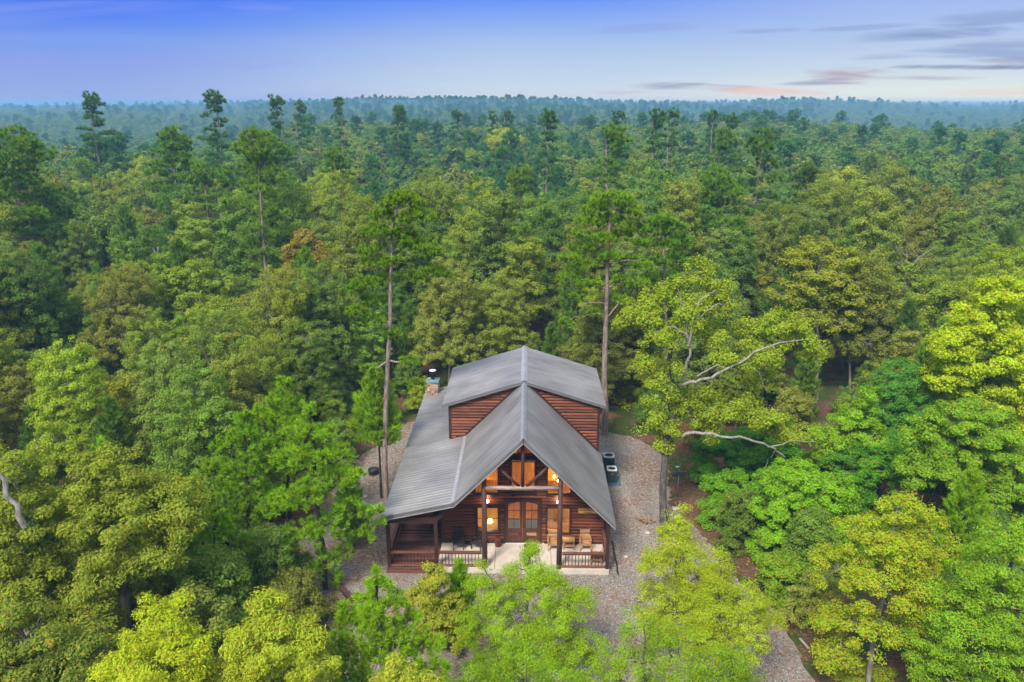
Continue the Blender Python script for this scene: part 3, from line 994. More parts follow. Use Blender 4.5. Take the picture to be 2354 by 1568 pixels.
railing((-4.34, YS + 0.12), (-2.12, YS + 0.12))
railing((2.02, YS + 0.12), (4.24, YS + 0.12))
railing((-6.80, YS + 0.06), (-4.56, YS + 0.06))
railing((4.33, YS + 0.24), (4.33, YF - 0.14))
railing((-6.9, YS + 0.22), (-6.9, 40.1), 0.2)
railing((-6.9, 40.3), (-6.9, 44.3), 0.22)
railing((-6.9, 44.5), (-6.9, 48.5), 0.3)


# windows and doors
def frame_rect(x0, x1, z0, z1, wd, y0, y1):
    m = MB()
    m.box(x0, x1, y0, y1, z1 - wd, z1).box(x0, x1, y0, y1, z0, z0 + wd)
    m.box(x0, x0 + wd, y0 + 0.002, y1, z0 + wd, z1 - wd).box(x1 - wd, x1, y0 + 0.002, y1, z0 + wd, z1 - wd)
    return m


def window(h, wd=0.11, blind=False, sill=False):
    x0, x1, z0, z1 = h
    f = part(frame_rect(x0, x1, z0, z1, wd, YF - 0.11, YF + 0.06), 'window', M['trim'])
    part(MB().box(x0 + wd, x1 - wd, YF - 0.03, YF - 0.02, z0 + wd, z1 - wd), 'pane', M['glass'], f)
    if blind:
        m = MB()
        z = z0 + wd + 0.03
        while z < z1 - wd - 0.03:
            m.add([(x0 + wd + .01, YF + 0.02, z), (x1 - wd - .01, YF + 0.02, z), (x1 - wd - .01, YF + 0.045, z + 0.030), (x0 + wd + .01, YF + 0.045, z + 0.030)], [(0, 1, 2, 3)])
            z += 0.058
        part(m, 'blind', M['blind'], f)
        part(MB().box(x0 + wd, x1 - wd, YF - 0.018, YF + 0.018, z0 + wd + 0.74, z0 + wd + 0.765), 'sash_bar', M['trim'], f)
    if sill:
        part(MB().box(x0 + wd, x1 - wd, YF - 0.008, YF + 0.14, z0 + wd, z0 + wd + 0.07), 'inner_sill', M['pinewall'], f)
    return f


window(LWIN, blind=True)
window(RWIN, blind=True)
window(CWIN, 0.12, sill=True)


def poly_window(poly, wd=0.1, sill=True):
    """frame following a slanted opening; poly in (x,z) counter-clockwise"""
    c = Vector((sum(p[0] for p in poly) / len(poly), sum(p[1] for p in poly) / len(poly)))
    m = MB()
    n = len(poly)
    for i in range(n):
        a, b = Vector(poly[i]), Vector(poly[(i + 1) % n])
        d = (b - a).normalized()
        nn = Vector((-d.y, d.x))
        if nn.dot(c - a) < 0: nn = -nn
        a2, b2 = a + nn * wd / 2 + d * 0.0, b + nn * wd / 2 - d * 0.0
        m.bar((a2.x, YF - 0.025 + 0.0015 * i, a2.y), (b2.x, YF - 0.025 + 0.0015 * i, b2.y), 0.16, wd, up=(nn.x, 0, nn.y))
    f = part(m, 'window', M['trim'])
    part(MB().prism(poly, YF - 0.02, YF - 0.01), 'pane', M['glass'], f)
    if sill:
        xs = [p[0] for p in poly]
        z = min(p[1] for p in poly)
        part(MB().box(min(xs) + wd, max(xs) - wd, YF - 0.004, YF + 0.14, z + wd, z + wd + 0.07), 'inner_sill', M['pinewall'], f)
    return f


poly_window([(-2.66, 3.13), (-1.28, 3.13), (-1.28, RZ - .28 - 1.28), (-2.66, RZ - .28 - 2.66)])
poly_window([(1.20, 3.13), (2.60, 3.13), (2.60, RZ - .28 - 2.60), (1.20, RZ - .28 - 1.20)])
poly_window([(-0.73, 5.50), (0.70, 5.50), (0.70, RZ - .28 - 0.73), (0, RZ - .28), (-0.73, RZ - .28 - 0.73)], sill=False)

part(frame_rect(DOOR[0], DOOR[1], DOOR[2] - 0.06, DOOR[3], 0.13, YF - 0.12, YF + 0.06), 'door_frame', M['trim'])
for s in (-1, 1):
    xa, xb = (-0.93, -0.035) if s < 0 else (-0.025, 0.87)
    g0, g1 = (xa + 0.12, xb - 0.16) if s < 0 else (xa + 0.17, xb - 0.11)
    d = MB()
    zt = DOOR[3] - 0.13
    d.box(xa, g0, YF - 0.07, YF, ZS + 0.05, zt).box(g1, xb, YF - 0.07, YF, ZS + 0.05, zt)
    d.box(g0, g1, YF - 0.068, YF, ZS + 0.05, 0.72).box(g0, g1, YF - 0.068, YF, 0.97, 1.16)
    d.box(g0, g1, YF - 0.045, YF, 0.72, 0.97)
    # arched head rail: the arch runs over both leaves
    k = 8
    pts = [(g0, zt), (g1, zt)]
    arc = []
    for i in range(k + 1):
        xx = g1 + (g0 - g1) * i / k
        arc.append((xx, 2.80 - 0.17 * (abs(xx + 0.03) / 0.80) ** 2))
    d.prism([(g0, zt), (g1, zt)] + arc, YF - 0.069, YF)
    gm = (g0 + g1) / 2
    d.box(gm - 0.014, gm + 0.014, YF - 0.05, YF - 0.02, 1.16, 2.70)
    for zz in (1.74, 2.27):
        d.box(g0, g1, YF - 0.052, YF - 0.022, zz - 0.013, zz + 0.013)
    do = part(d, 'door', M['door'])
    part(MB().box(g0, g1, YF - 0.036, YF - 0.03, 1.16, 2.79), 'pane', M['glass'], do)
    part(MB().box(g0 + .04, g1 - .04, YF - 0.060, YF - 0.046, 0.755, 0.935), 'panel', M['chair'] if s > 0 else M['rail'], do)
    tr = MB()
    for i in range(k):
        (ax, az), (bx_, bz_) = arc[i], arc[i + 1]
        tr.bar((ax, YF - 0.072, az - .012), (bx_, YF - 0.072, bz_ - .012), 0.012, 0.022)
    part(tr, 'arch_trim', M['tie'], do)
    if s > 0:
        part(MB().tube([(xa + 0.06, YF - 0.13, 1.36), (xa + 0.06, YF - 0.071, 1.36)], [0.035, 0.03], 12).box(xa + 0.03, xa + 0.09, YF - 0.08, YF - 0.071, 1.22, 1.5), 'door_handle', M['iron'], do)

# wall lamps
for lx in (-1.93, 1.86):
    wl = part(MB().box(lx - 0.06, lx + 0.06, YF - 0.10, YF - 0.085, 2.62, 2.86).tube([(lx, YF - 0.09, 2.78), (lx, YF - 0.2, 2.80)], 0.02, 8).lathe((lx, YF - 0.2, 2.68), [(0.085, 0), (0.10, 0.03), (0.06, 0.1)], 14), 'wall_lamp', M['iron'])
    part(MB().lathe((lx, YF - 0.2, 2.80), [(0.03, 0), (0.075, 0.04), (0.085, 0.09), (0.06, 0.15), (0.01, 0.17)], 14), 'lamp_glass', M['porchbulb'], wl, True)
    ld = bpy.data.lights.new('porch_lamp_light', 'POINT')
    ld.energy = 10
    ld.color = (1.0, 0.55, 0.22)
    ld.shadow_soft_size = 0.09
    lo = bpy.data.objects.new('porch_lamp_light', ld)
    col.objects.link(lo)
    lo.parent = wl
    lo.location = (lx, -0.24, 3.02)

# rooms behind the windows
ZL = 3.05
room = part(MB().box(-HW + .14, HW - .14, YF + 0.14, 43.6, ZS - 0.05, ZS + 0.01), 'room_floor', M['pinewall'])
rw = MB().prism([(-HW + .14, ZS), (HW - .14, ZS), (HW - .14, 2.95), (0, 7.3), (-3.4, 3.95), (-HW + .14, 3.75)], 43.6, 43.7)
rw.box(-HW + .125, -HW + .14, YF + .14, 43.6, ZS + .01, 3.7).box(HW - .14, HW - .125, YF + .14, 43.6, ZS + .01, 3.0)
part(rw, 'room_wall', M['pinewall'])
part(MB().box(-HW + .15, HW - .15, 41.2, 43.59, 2.75, 2.95).box(-3.55, 3.55, 41.2, 41.28, 2.96, 3.9), 'loft', M['pinewall'])
part(MB().box(-0.42, 0.80, 42.2, 42.28, 2.96, 4.75), 'loft_door', M['crock'])
part(MB().box(-2.75, -1.95, 41.6, 41.7, 2.96, 4.1).box(-1.75, -1.2, 42.6, 42.7, 2.96, 4.35), 'bookcase', M['post'])
part(MB().box(1.25, 2.9, 42.9, 43.0, 2.96, 3.7).box(-3.4, 3.4, 41.19, 41.27, 3.86, 3.95), 'loft_rail', M['post'])
part(MB().box(-0.12, 0.12, 40.2, 40.35, 6.2, 6.4).box(-2.2, 2.2, 40.9, 41.05, 5.15, 5.3), 'ceiling_beam', M['post'])
part(MB().box(1.3, 2.4, 40.9, 41.6, ZS + .02, 1.15).box(-3.6, -2.2, 40.6, 41.5, ZS + .02, 1.0), 'sofa', M['post'])
part(MB().box(1.3, 1.8, 43.54, 43.595, 3.7, 4.35), 'picture', M['whitemetal'])
part(MB().box(-0.80, -0.22, YF + 0.10, YF + 0.11, 1.1, 1.72).box(0.15, 0.76, YF + 0.10, YF + 0.11, 1.1, 1.72), 'reflection_panel', M['reflection_panel'])  # grey sheets stand in for the slab's reflection in the lower panes


def inner_light(x, y, z, e, c, r=0.1):
    ld = bpy.data.lights.new('room_light', 'POINT')
    ld.energy = e
    ld.color = c
    ld.shadow_soft_size = r
    lo = bpy.data.objects.new('room_light', ld)
    col.objects.link(lo)
    lo.location = (X0 + x, y, z)
    return lo


inner_light(-0.95, 43.0, 4.4, 100, (1.0, 0.64, 0.16), 0.15)
inner_light(1.1, 40.9, 5.0, 120, (1.0, 0.62, 0.15), 0.3)
inner_light(-2.6, 40.3, 1.9, 150, (1.0, 0.62, 0.15), 0.2)
inner_light(2.4, 40.6, 2.2, 150, (1.0, 0.62, 0.15), 0.2)
lampt = empty('table_lamp', (X0 - 1.83, YF + 0.42, 0.98), 0, 'small lit table lamp behind the blind of the lower window left of the doors', 'lamp')
MB().lathe((0, 0, 0), [(0.09, 0), (0.10, 0.03), (0.05, 0.08), (0.09, 0.16), (0.03, 0.24), (0.015, 0.34)], 16).build('base', M['crock'], lampt, True)
MB().lathe((0, 0, 0.30), [(0.15, 0), (0.10, 0.20)], 18).build('lamp_shade', M['bulb'], lampt, True)
st = empty('side_cabinet', (X0 - 1.83, YF + 0.45, 0), 0, 'wooden bedside cabinet under the lit table lamp', 'cabinet')
MB().box(-0.35, 0.35, -0.22, 0.22, ZS + 0.01, 0.93).build('body', M['pinewall'], st)
MB().box(-0.38, 0.38, -0.25, 0.25, 0.93, 0.975).build('top', M['chair'], st)
l2 = inner_light(-1.83, YF + 0.42, 1.42, 8, (1.0, 0.6, 0.2), 0.08)
ch = empty('chandelier', (X0 + 1.95, 40.0, 3.35), 0, 'lit chandelier with three bulbs seen through the upper right window', 'chandelier')
MB().tube([(0, 0, 0.1), (0, 0, 1.2)], 0.012, 6).build('rod', M['iron'], ch)
mb = MB()
for k in range(3):
    a = k * 2.094 + 0.4
    p = (0.32 * math.cos(a), 0.32 * math.sin(a))
    mb.tube([(0, 0, 0.12), (p[0] * .6, p[1] * .6, 0.0), (p[0], p[1], 0.06)], 0.014, 6)
    MB().lathe((p[0], p[1], 0.06), [(0.025, 0), (0.06, 0.05), (0.065, 0.10), (0.03, 0.15)], 12).build('bulb', M['bulb'], ch, True)
mb.build('arms', M['iron'], ch)
inner_light(1.95, 40.0, 3.25, 90, (1.0, 0.52, 0.12), 0.25)

# stone chimney behind the side deck
cx0, cx1, cy0, cy1 = -6.90, -6.12, 52.85, 53.75
chim = part(MB().box(cx0 + .03, cx1 - .03, cy0 + .03, cy1 - .03, 0, 4.42), 'chimney', M['mortar'], label='stone chimney at the far corner')
mb = MB()
rr = random.Random(3)
for face in range(4):
    z = 0.02
    while z < 4.38:
        hh = min(rr.uniform(0.13, 0.24), 4.40 - z)
        u, U = 0.0, (cx1 - cx0) if face % 2 == 0 else (cy1 - cy0)
        while u < U - 0.02:
            ww = rr.uniform(0.16, 0.38)
            if U - u - ww < 0.12: ww = U - u
            o = rr.uniform(0.0, 0.03)
            a, b = u + 0.010, u + ww - 0.010
            if face == 0: mb.box(cx0 + a, cx0 + b, cy0 - o, cy0 + 0.04, z + .008, z + hh - .010)
            if face == 2: mb.box(cx0 + a, cx0 + b, cy1 - 0.04, cy1 + o, z + .008, z + hh - .010)
            if face == 1: mb.box(cx1 - 0.04, cx1 + o, cy0 + a, cy0 + b, z + .008, z + hh - .010)
            if face == 3: mb.box(cx0 - o, cx0 + 0.04, cy0 + a, cy0 + b, z + .008, z + hh - .010)
            u += ww
        z += hh
part(mb, 'stonework', M['stone'], chim)
part(MB().box(cx0 - .05, cx1 + .05, cy0 - .05, cy1 + .05, 4.42, 4.50).lathe(((cx0 + cx1) / 2, (cy0 + cy1) / 2, 4.50), [(0.3, 0), (0.24, 0.05)], 16), 'chimney_cap', M['capmetal'], chim)
fc = ((cx0 + cx1) / 2, (cy0 + cy1) / 2, 4.55)
part(MB().lathe(fc, [(0.14, 0), (0.14, 0.22), (0.22, 0.24), (0.22, 0.30), (0.17, 0.31), (0.17, 0.33), (0.23, 0.34), (0.23, 0.62), (0.02, 0.64)], 22), 'flue', M['iron'], chim, False)
part(MB().lathe((fc[0], fc[1], fc[2] + 0.64), [(0.25, 0), (0.25, 0.03), (0.02, 0.05)], 22), 'flue_lid', M['whitemetal'], chim)
part(MB().box(-6.1, -4.43, 52.9, 53.05, ZS, 3.3).box(-6.95, -6.95 + .02, 52.9, 53.1, ZS, 3.2), 'rear_wall', M['log'])


# ------------------------------------------------------------------ things on and around the porch
def text_mesh(txt, size, depth):
    cu = bpy.data.curves.new('lettering', 'FONT')
    cu.body = txt
    cu.size = size
    cu.extrude = depth
    cu.align_x = 'CENTER'
    o = bpy.data.objects.new('lettering', cu)
    col.objects.link(o)
    dg = bpy.context.evaluated_depsgraph_get()
    me = bpy.data.meshes.new_from_object(o.evaluated_get(dg))
    bpy.data.objects.remove(o)
    return me


sg = empty('wooden_sign', (X0 + 3.47, YF - 0.09, 2.31), 0, 'yellow wooden name board with dark carved letters on the log wall', 'sign')
MB().box(-0.51, 0.47, -0.03, 0.02, -0.135, 0.135).box(0.47, 0.51, -0.03, 0.02, -0.12, 0.09).build('board', M['sign'], sg)
for txt, zz, s in (('WHISPERING', 0.015, 0.135), ('TRAILS', -0.115, 0.115)):
    me = text_mesh(txt, s, 0.004)
    me.transform(Matrix.Translation((-0.01, -0.036, zz)) @ Matrix.Rotation(R(90), 4, 'X') @ Matrix.Diagonal((1.12, 1, 1, 1)))
    me.materials.clear()
    link_mesh('lettering', me, M['letter'], sg)


def slat_chair(m, name, loc, rz, label, cat='chair', group=None, w_=0.62, tall=0.98):
    t = empty(name, loc, rz, label, cat, group)
    s = MB()
    for i in range(7):
        yy = -0.30 + i * 0.085
        s.box(-w_ / 2 + .05, w_ / 2 - .05, yy, yy + 0.068, 0.40 - i * 0.012, 0.425 - i * 0.012)
    s.build('seat', m, t)
    b = MB()
    for i in range(8):
        zz = 0.42 + i * 0.075
        if zz > tall - 0.04: break
        yy = 0.26 + (zz - 0.4) * 0.32
        b.bar((-w_ / 2 + .05, yy, zz), (w_ / 2 - .05, yy, zz), 0.02, 0.058, up=(0, 0.3, 1))
    for sx_ in (-1, 1):
        b.bar((sx_ * (w_ / 2 - .07), 0.27, 0.36), (sx_ * (w_ / 2 - .07), 0.29 + (tall - .4) * 0.32, tall), 0.04, 0.03)
    b.build('backrest', m, t)
    for sx_ in (-1, 1):
        MB().bar((sx_ * (w_ / 2 - .03), -0.36, 0.62), (sx_ * (w_ / 2 - .03), 0.36, 0.60), 0.085, 0.03).build('armrest', m, t)
        MB().bar((sx_ * (w_ / 2 - .03), -0.30, 0), (sx_ * (w_ / 2 - .03), -0.30, 0.605), 0.045).build('leg', m, t)
        MB().bar((sx_ * (w_ / 2 - .03), 0.34, 0), (sx_ * (w_ / 2 - .03), 0.30, 0.59), 0.045).build('leg', m, t)
    MB().bar((-w_ / 2 + .04, -0.28, 0.36), (w_ / 2 - .04, -0.28, 0.36), 0.03, 0.07).bar((-w_ / 2 + .04, 0.3, 0.3), (w_ / 2 - .04, 0.3, 0.3), 0.03, 0.07).build('apron', m, t)
    return t


slat_chair(M['chair'], 'wooden_armchair', (X0 + 1.62, 38.05, ZS), 0, 'golden slatted armchair just left of the little wooden table, half behind the post', group='golden slatted porch armchairs')
slat_chair(M['chair'], 'wooden_armchair', (X0 + 3.34, 38.06, ZS), 0, 'golden slatted armchair right of the little wooden table, under the name board', group='golden slatted porch armchairs')
slat_chair(M['chair'], 'wooden_armchair', (X0 + 3.86, 36.75, ZS), R(180 - 12), 'slatted armchair with its back to the camera behind the right porch railing', group='golden slatted porch armchairs')


def small_table(m, loc, label, w_=0.66, d_=0.5, h_=0.56, rz=0):
    t = empty('side_table', loc, rz, label, 'table')
    s = MB()
    for i in range(5):
        yy = -d_ / 2 + i * d_ / 5
        s.box(-w_ / 2, w_ / 2, yy + .004, yy + d_ / 5 - .004, h_ - 0.025, h_)
    s.build('table_top', m, t)
    MB().box(-w_ / 2 + .04, w_ / 2 - .04, -d_ / 2 + .04, d_ / 2 - .04, h_ - 0.10, h_ - 0.03).build('apron', m, t)
    MB().box(-w_ / 2 + .06, w_ / 2 - .06, -d_ / 2 + .06, d_ / 2 - .06, 0.16, 0.18).build('shelf', m, t)
    for sx_ in (-1, 1):
        for sy_ in (-1, 1):
            MB().box(sx_ * (w_ / 2 - .05) - .022, sx_ * (w_ / 2 - .05) + .022, sy_ * (d_ / 2 - .05) - .022, sy_ * (d_ / 2 - .05) + .022, 0, h_ - 0.03).build('leg', m, t)
    return t


small_table(M['chair'], (X0 + 2.45, 38.1, ZS), 'small golden slatted table between the two front facing golden armchairs')
slat_chair(M['darkchair'], 'dark_armchair', (X0 - 3.50, 38.05, ZS), R(4), 'dark slatted armchair at the left end of the porch, left of the small dark table', group='dark porch armchairs', w_=0.6, tall=1.08)
slat_chair(M['darkchair'], 'dark_armchair', (X0 - 2.42, 38.05, ZS), R(-22), 'dark slatted armchair turned towards the double doors, below the lit lower window', group='dark porch armchairs', w_=0.6, tall=1.02)
small_table(M['darkchair'], (X0 - 2.98, 38.2, ZS), 'small dark table between the two dark porch armchairs', 0.42, 0.4, 0.5)
cr = empty('clay_pot', (X0 - 1.36, 38.2, ZS), 0, 'rust red cylindrical pot standing on the porch left of the double doors', 'pot')
MB().lathe((0, 0, 0), [(0.15, 0), (0.17, 0.03), (0.165, 0.42), (0.18, 0.44), (0.18, 0.48), (0.15, 0.48)], 20).build('body', M['crock'], cr, True)
MB().lathe((0, 0, 0.48), [(0.15, 0), (0.05, 0.03)], 20).build('lid', M['crock'], cr)
tag(MB().box(X0 + 0.05, X0 + 0.68, 38.1, 38.46, ZS + 0.002, ZS + 0.02).build('door_mat', M['mat']), 'dark brown doormat in front of the right door leaf', 'doormat')


def iron_chair(loc, rz, label):
    t = empty('iron_chair', loc, rz, label, 'chair', 'black iron chairs on the side deck')
    MB().lathe((0, 0, 0.44), [(0.20, 0), (0.21, 0.02), (0.19, 0.03)], 18).build('seat', M['iron'], t)
    b = MB()
    pts = [(-0.19, 0.17, 0.45), (-0.20, 0.21, 0.8), (-0.12, 0.23, 0.95), (0, 0.235, 0.99), (0.12, 0.23, 0.95), (0.20, 0.21, 0.8), (0.19, 0.17, 0.45)]
    b.tube(pts, 0.014, 7)
    for xx in (-0.1, 0, 0.1):
        b.tube([(xx, 0.17, 0.46), (xx, 0.225, 0.95)], 0.009, 5)
    b.build('backrest', M['iron'], t)
    for sx_ in (-1, 1):
        for sy_ in (-1, 1):
            MB().tube([(sx_ * 0.15, sy_ * 0.15, 0.44), (sx_ * 0.19, sy_ * 0.2, 0)], 0.012, 6).build('leg', M['iron'], t)
    return t


iron_chair((X0 - 4.98, 39.5, ZS), R(100), 'black iron chair standing on the side deck left of the corner post')
iron_chair((X0 - 4.72, 41.2, ZS), R(60), 'black iron chair farther back on the side deck against the log wall')
it = empty('iron_table', (X0 - 4.85, 40.35, ZS), 0, 'small round black iron table between the chairs on the side deck', 'table')
MB().lathe((0, 0, 0.70), [(0.28, 0), (0.28, 0.02)], 20).build('table_top', M['iron'], it)
MB().tube([(0, 0, 0), (0, 0, 0.7)], 0.02, 8).lathe((0, 0, 0), [(0.2, 0), (0.03, 0.05)], 14).build('pedestal', M['iron'], it)

# air conditioning units on one pad
tag(MB().box(5.08, 6.06, 46.0, 47.25, -0.02, 0.09).build('equipment_pad', M['pad']), 'blue grey plastic slab under the nearer cooling unit', 'pad', 'pads under the cooling units')
tag(MB().box(5.02, 6.12, 47.75, 49.2, -0.02, 0.09).build('equipment_pad', M['pad']), 'blue grey plastic slab under the farther cooling unit', 'pad', 'pads under the cooling units')


def cooler(x0, x1, y0, y1, h, label, badge):
    t = empty('cooling_unit', ((x0 + x1) / 2, (y0 + y1) / 2, 0.09), 0, label, 'cooling unit', 'outdoor cooling units beside the cabin')
    a, b = (x1 - x0) / 2, (y1 - y0) / 2
    m = MB().box(-a + .02, a - .02, -b + .02, b - .02, 0, h - 0.07)
    z = 0.05
    while z < h - 0.12:
        m.box(-a, a, -b, b, z, z + 0.028)
        z += 0.055
    m.build('body', M['acbody'], t)
    ring = MB()
    n = 32
    vs, fs = [], []
    def sq(ang, A, B):
        c, s = math.cos(ang), math.sin(ang)
        k = 1 / max(abs(c), abs(s))
        k = 1 + (k - 1) * 0.82
        return (A * c * k, B * s * k)
    for i in range(n):
        an = 2 * math.pi * i / n
        ox, oy = sq(an, a + .01, b + .01)
        ix, iy = 0.80 * a * math.cos(an), 0.80 * b * math.sin(an)
        vs += [(ox, oy, h - 0.07), (ox, oy, h - 0.01), (ix * 1.05, iy * 1.05, h), (ix, iy, h - 0.02), (ix, iy, h - 0.10)]
    for i in range(n):
        j = (i + 1) % n
        for k in range(4):
            fs.append((i * 5 + k, j * 5 + k, j * 5 + k + 1, i * 5 + k + 1))
    ring.add(vs, fs)
    ring.build('top_cover', M['whitemetal'], t)
    g = MB()
    for r_ in (0.12, 0.2, 0.28, 0.35):
        pts = [(r_ * 0.8 * a / .33 * math.cos(q * math.pi / 10), r_ * 0.8 * b / .33 * math.sin(q * math.pi / 10), h - 0.035) for q in range(21)]
        if r_ * 0.8 / .33 < 0.83: g.tube(pts, 0.006, 4, False)
    for q in range(8):
        g.bar((0, 0, h - .04), (0.8 * a * math.cos(q * .785), 0.8 * b * math.sin(q * .785), h - .04), 0.01)
    g.build('grille', M['iron'], t)
    f = MB().lathe((0, 0, h - 0.14), [(0.08, 0), (0.08, 0.05)], 12)
    for q in range(4):
        an = q * 1.571 + .4
        f.bar((0.07 * math.cos(an), 0.07 * math.sin(an), h - .12), (0.68 * a * math.cos(an), 0.68 * b * math.sin(an), h - .12), 0.16, 0.01)
    f.build('fan', M['iron'], t)
    if badge:
        MB().box(-0.07, 0.06, -b - 0.008, -b + 0.002, h - 0.30, h - 0.25).build('badge', M['red'], t)
    return t


cooler(5.18, 5.80, 46.28, 46.96, 0.88, 'white topped dark louvred cooling unit with a red badge, the nearer of two', True)
cooler(5.12, 5.84, 48.2, 48.95, 0.90, 'white topped dark cooling unit behind the one with the red badge', False)

# satellite dish
sdh = empty('satellite_dish', (9.40, 44.75, 0), R(8), 'grey satellite dish facing up on a thin pole beside the gravel', 'satellite dish')
MB().tube([(0, 0, -0.1), (0, 0, 1.35)], 0.026, 10).build('pole', M['galv'], sdh, True)
vs, fs = [], []
n = 28
tilt = Matrix.Rotation(R(-52), 3, 'X')
for k, rr_ in enumerate((0, 0.14, 0.28, 0.40, 0.43)):
    for i in range(n):
        a = 2 * math.pi * i / n
        zz = rr_ * rr_ * 0.42 + (-0.01 if k == 4 else 0)
        vs.append(tilt @ Vector((rr_ * math.cos(a), rr_ * 0.92 * math.sin(a), zz)) + Vector((0, 0, 1.42)))
for k in range(4):
    for i in range(n):
        fs.append((k * n + i, k * n + (i + 1) % n, (k + 1) * n + (i + 1) % n, (k + 1) * n + i))
dm = MB().add(vs, fs)
do_ = link_mesh('reflector', dm.mesh('reflector'), M['dish'], sdh, True)
so = do_.modifiers.new('thickness', 'SOLIDIFY')
so.thickness = 0.015
MB().bar((0, 0, 1.3), (0, 0.05, 1.44), 0.09, 0.06).build('bracket', M['galv'], sdh)
pe = tilt @ Vector((0, -0.05, 0.52)) + Vector((0, 0, 1.42))
MB().tube([tilt @ Vector((0, -0.40, 0.05)) + Vector((0, 0, 1.42)), pe], 0.014, 7).build('feed_arm', M['galv'], sdh)
MB().box(pe.x - .11, pe.x + .11, pe.y - .05, pe.y + .05, pe.z - 0.03, pe.z + 0.05).tube([(pe.x, pe.y, pe.z), (pe.x, pe.y + .08, pe.z - .08)], 0.035, 8).build('receiver', M['whitemetal'], sdh)

# black lid, timber, planks, drain pipe, firewood, stones
lid = empty('black_cover', (-10.0, 47.45, 0), 0, 'round black plastic cover standing on the gravel left of the tall pine trunk', 'cover')
MB().lathe((0, 0, 0), [(0.33, 0), (0.35, 0.06), (0.33, 0.30), (0.34, 0.31)], 24).build('body', M['rubber'], lid, True)
MB().lathe((0, 0, 0.31), [(0.36, 0), (0.34, 0.05), (0.10, 0.09), (0.02, 0.09)], 24).build('lid', M['rubber'], lid, True)
tag(MB().bar((-9.62, 35.05, 0.11), (-8.35, 33.3, 0.11), 0.24, 0.19).build('timber_beam', M['beamwood']), 'heavy dark old timber lying on the gravel left of the cabin', 'timber')
tag(MB().bar((11.72, 33.85, 0.07), (11.86, 32.75, 0.07), 0.13, 0.05).build('weathered_plank', M['greyplank']), 'weathered plank lying at the gravel edge beside a white scrap', 'plank', 'planks along the right gravel edge')
tag(MB().bar((12.45, 31.0, 0.07), (12.62, 30.3, 0.07), 0.10, 0.04).build('weathered_plank', M['greyplank']), 'short weathered plank among the dead leaves, nearer than the other plank', 'plank', 'planks along the right gravel edge')
tag(MB().box(12.0, 12.34, 33.1, 33.25, 0.03, 0.10).box(12.3, 12.45, 33.2, 33.42, 0.03, 0.08).build('white_scrap', M['whitemetal']), 'small white scrap of panel beside the weathered plank', 'scrap')
pts = [(4.93 + X0 + .02 * math.sin(i), 39.3 - i * 0.28, 0.035) for i in range(13)]
tag(MB().tube(pts, 0.045, 8).build('drain_pipe', M['rubber'], smooth=True), 'black drain pipe on the gravel along the right end of the porch', 'pipe')
rg_ = random.Random(4)
wl_ = ['pale split log on top of the firewood heap by the oak trunk', 'reddish split log lowest at the front of the firewood heap', 'split log at the left end of the firewood heap', 'long split log at the back of the firewood heap',
       'short split log nearest the oak trunk in the heap', 'dark split log in the middle of the firewood heap', 'split log fallen a little away from the firewood heap']
for i, lb in enumerate(wl_):
    ax = 7.05 + rg_.uniform(-.28, .38)
    ay = 41.35 + rg_.uniform(-.2, .25)
    if i == 6: ax, ay = 6.55, 41.75
    an = rg_.uniform(-0.6, 0.6) + (1.57 if i % 3 == 0 else 0)
    zz = 0.1 + (0.13 if i in (0, 5) else 0)
    L = rg_.uniform(.32, .5) / 2
    dx_, dy_ = math.cos(an) * L, math.sin(an) * L
    m_ = MB()
    k = 3
    r_ = rg_.uniform(.08, .11)
    ring = [(math.cos(q) * r_, math.sin(q) * r_) for q in (0.2, 1.0, 1.8, 2.6, 4.4)]
    vs = []
    for e in (-1, 1):
        for (u, v) in ring:
            vs.append((ax + e * dx_ - math.sin(an) * u, ay + e * dy_ + math.cos(an) * u, zz + v))
    fs = [tuple(range(5)), tuple(reversed(range(5, 10)))] + [(q, (q + 1) % 5, 5 + (q + 1) % 5, 5 + q) for q in range(5)]
    tag(m_.add(vs, fs).build('split_log', M['deadwood']), lb, 'firewood', 'split firewood beside the big oak trunk')


def rock(x, y, s, label):
    bm = bmesh.new()
    bmesh.ops.create_icosphere(bm, subdivisions=2, radius=s)
    r_ = random.Random(int(x * 100))
    for v in bm.verts:
        v.co *= r_.uniform(0.8, 1.15)
        v.co.z *= 0.5
    me = bpy.data.meshes.new('rock')
    bm.to_mesh(me)
    bm.free()
    o = link_mesh('rock', me, M['stone_plain'])
    o.location = (x, y, s * 0.3)
    tag(o, label, 'rock', 'loose rocks around the yard')


M['stone_plain'] = simple('pale_rock', (0.42, 0.37, 0.32), 0.9, noise=0.25, nscale=6)
rock(8.95, 43.0, 0.22, 'flat pale rock between the oak trunk and the dish pole')
rock(5.35, 37.7, 0.14, 'small pale rock on the gravel right of the drain pipe')
rock(6.9, 40.2, 0.16, 'reddish rock on the gravel in front of the firewood')
rock(-9.9, 44.2, 0.17, 'pale rock on the gravel left of the lean-to eave')
rock(-11.5, 49.2, 0.2, 'pale rock at the leafy edge left of the black cover')
rock(9.9, 30.2, 0.17, 'white rock on the gravel under the young willow oaks')

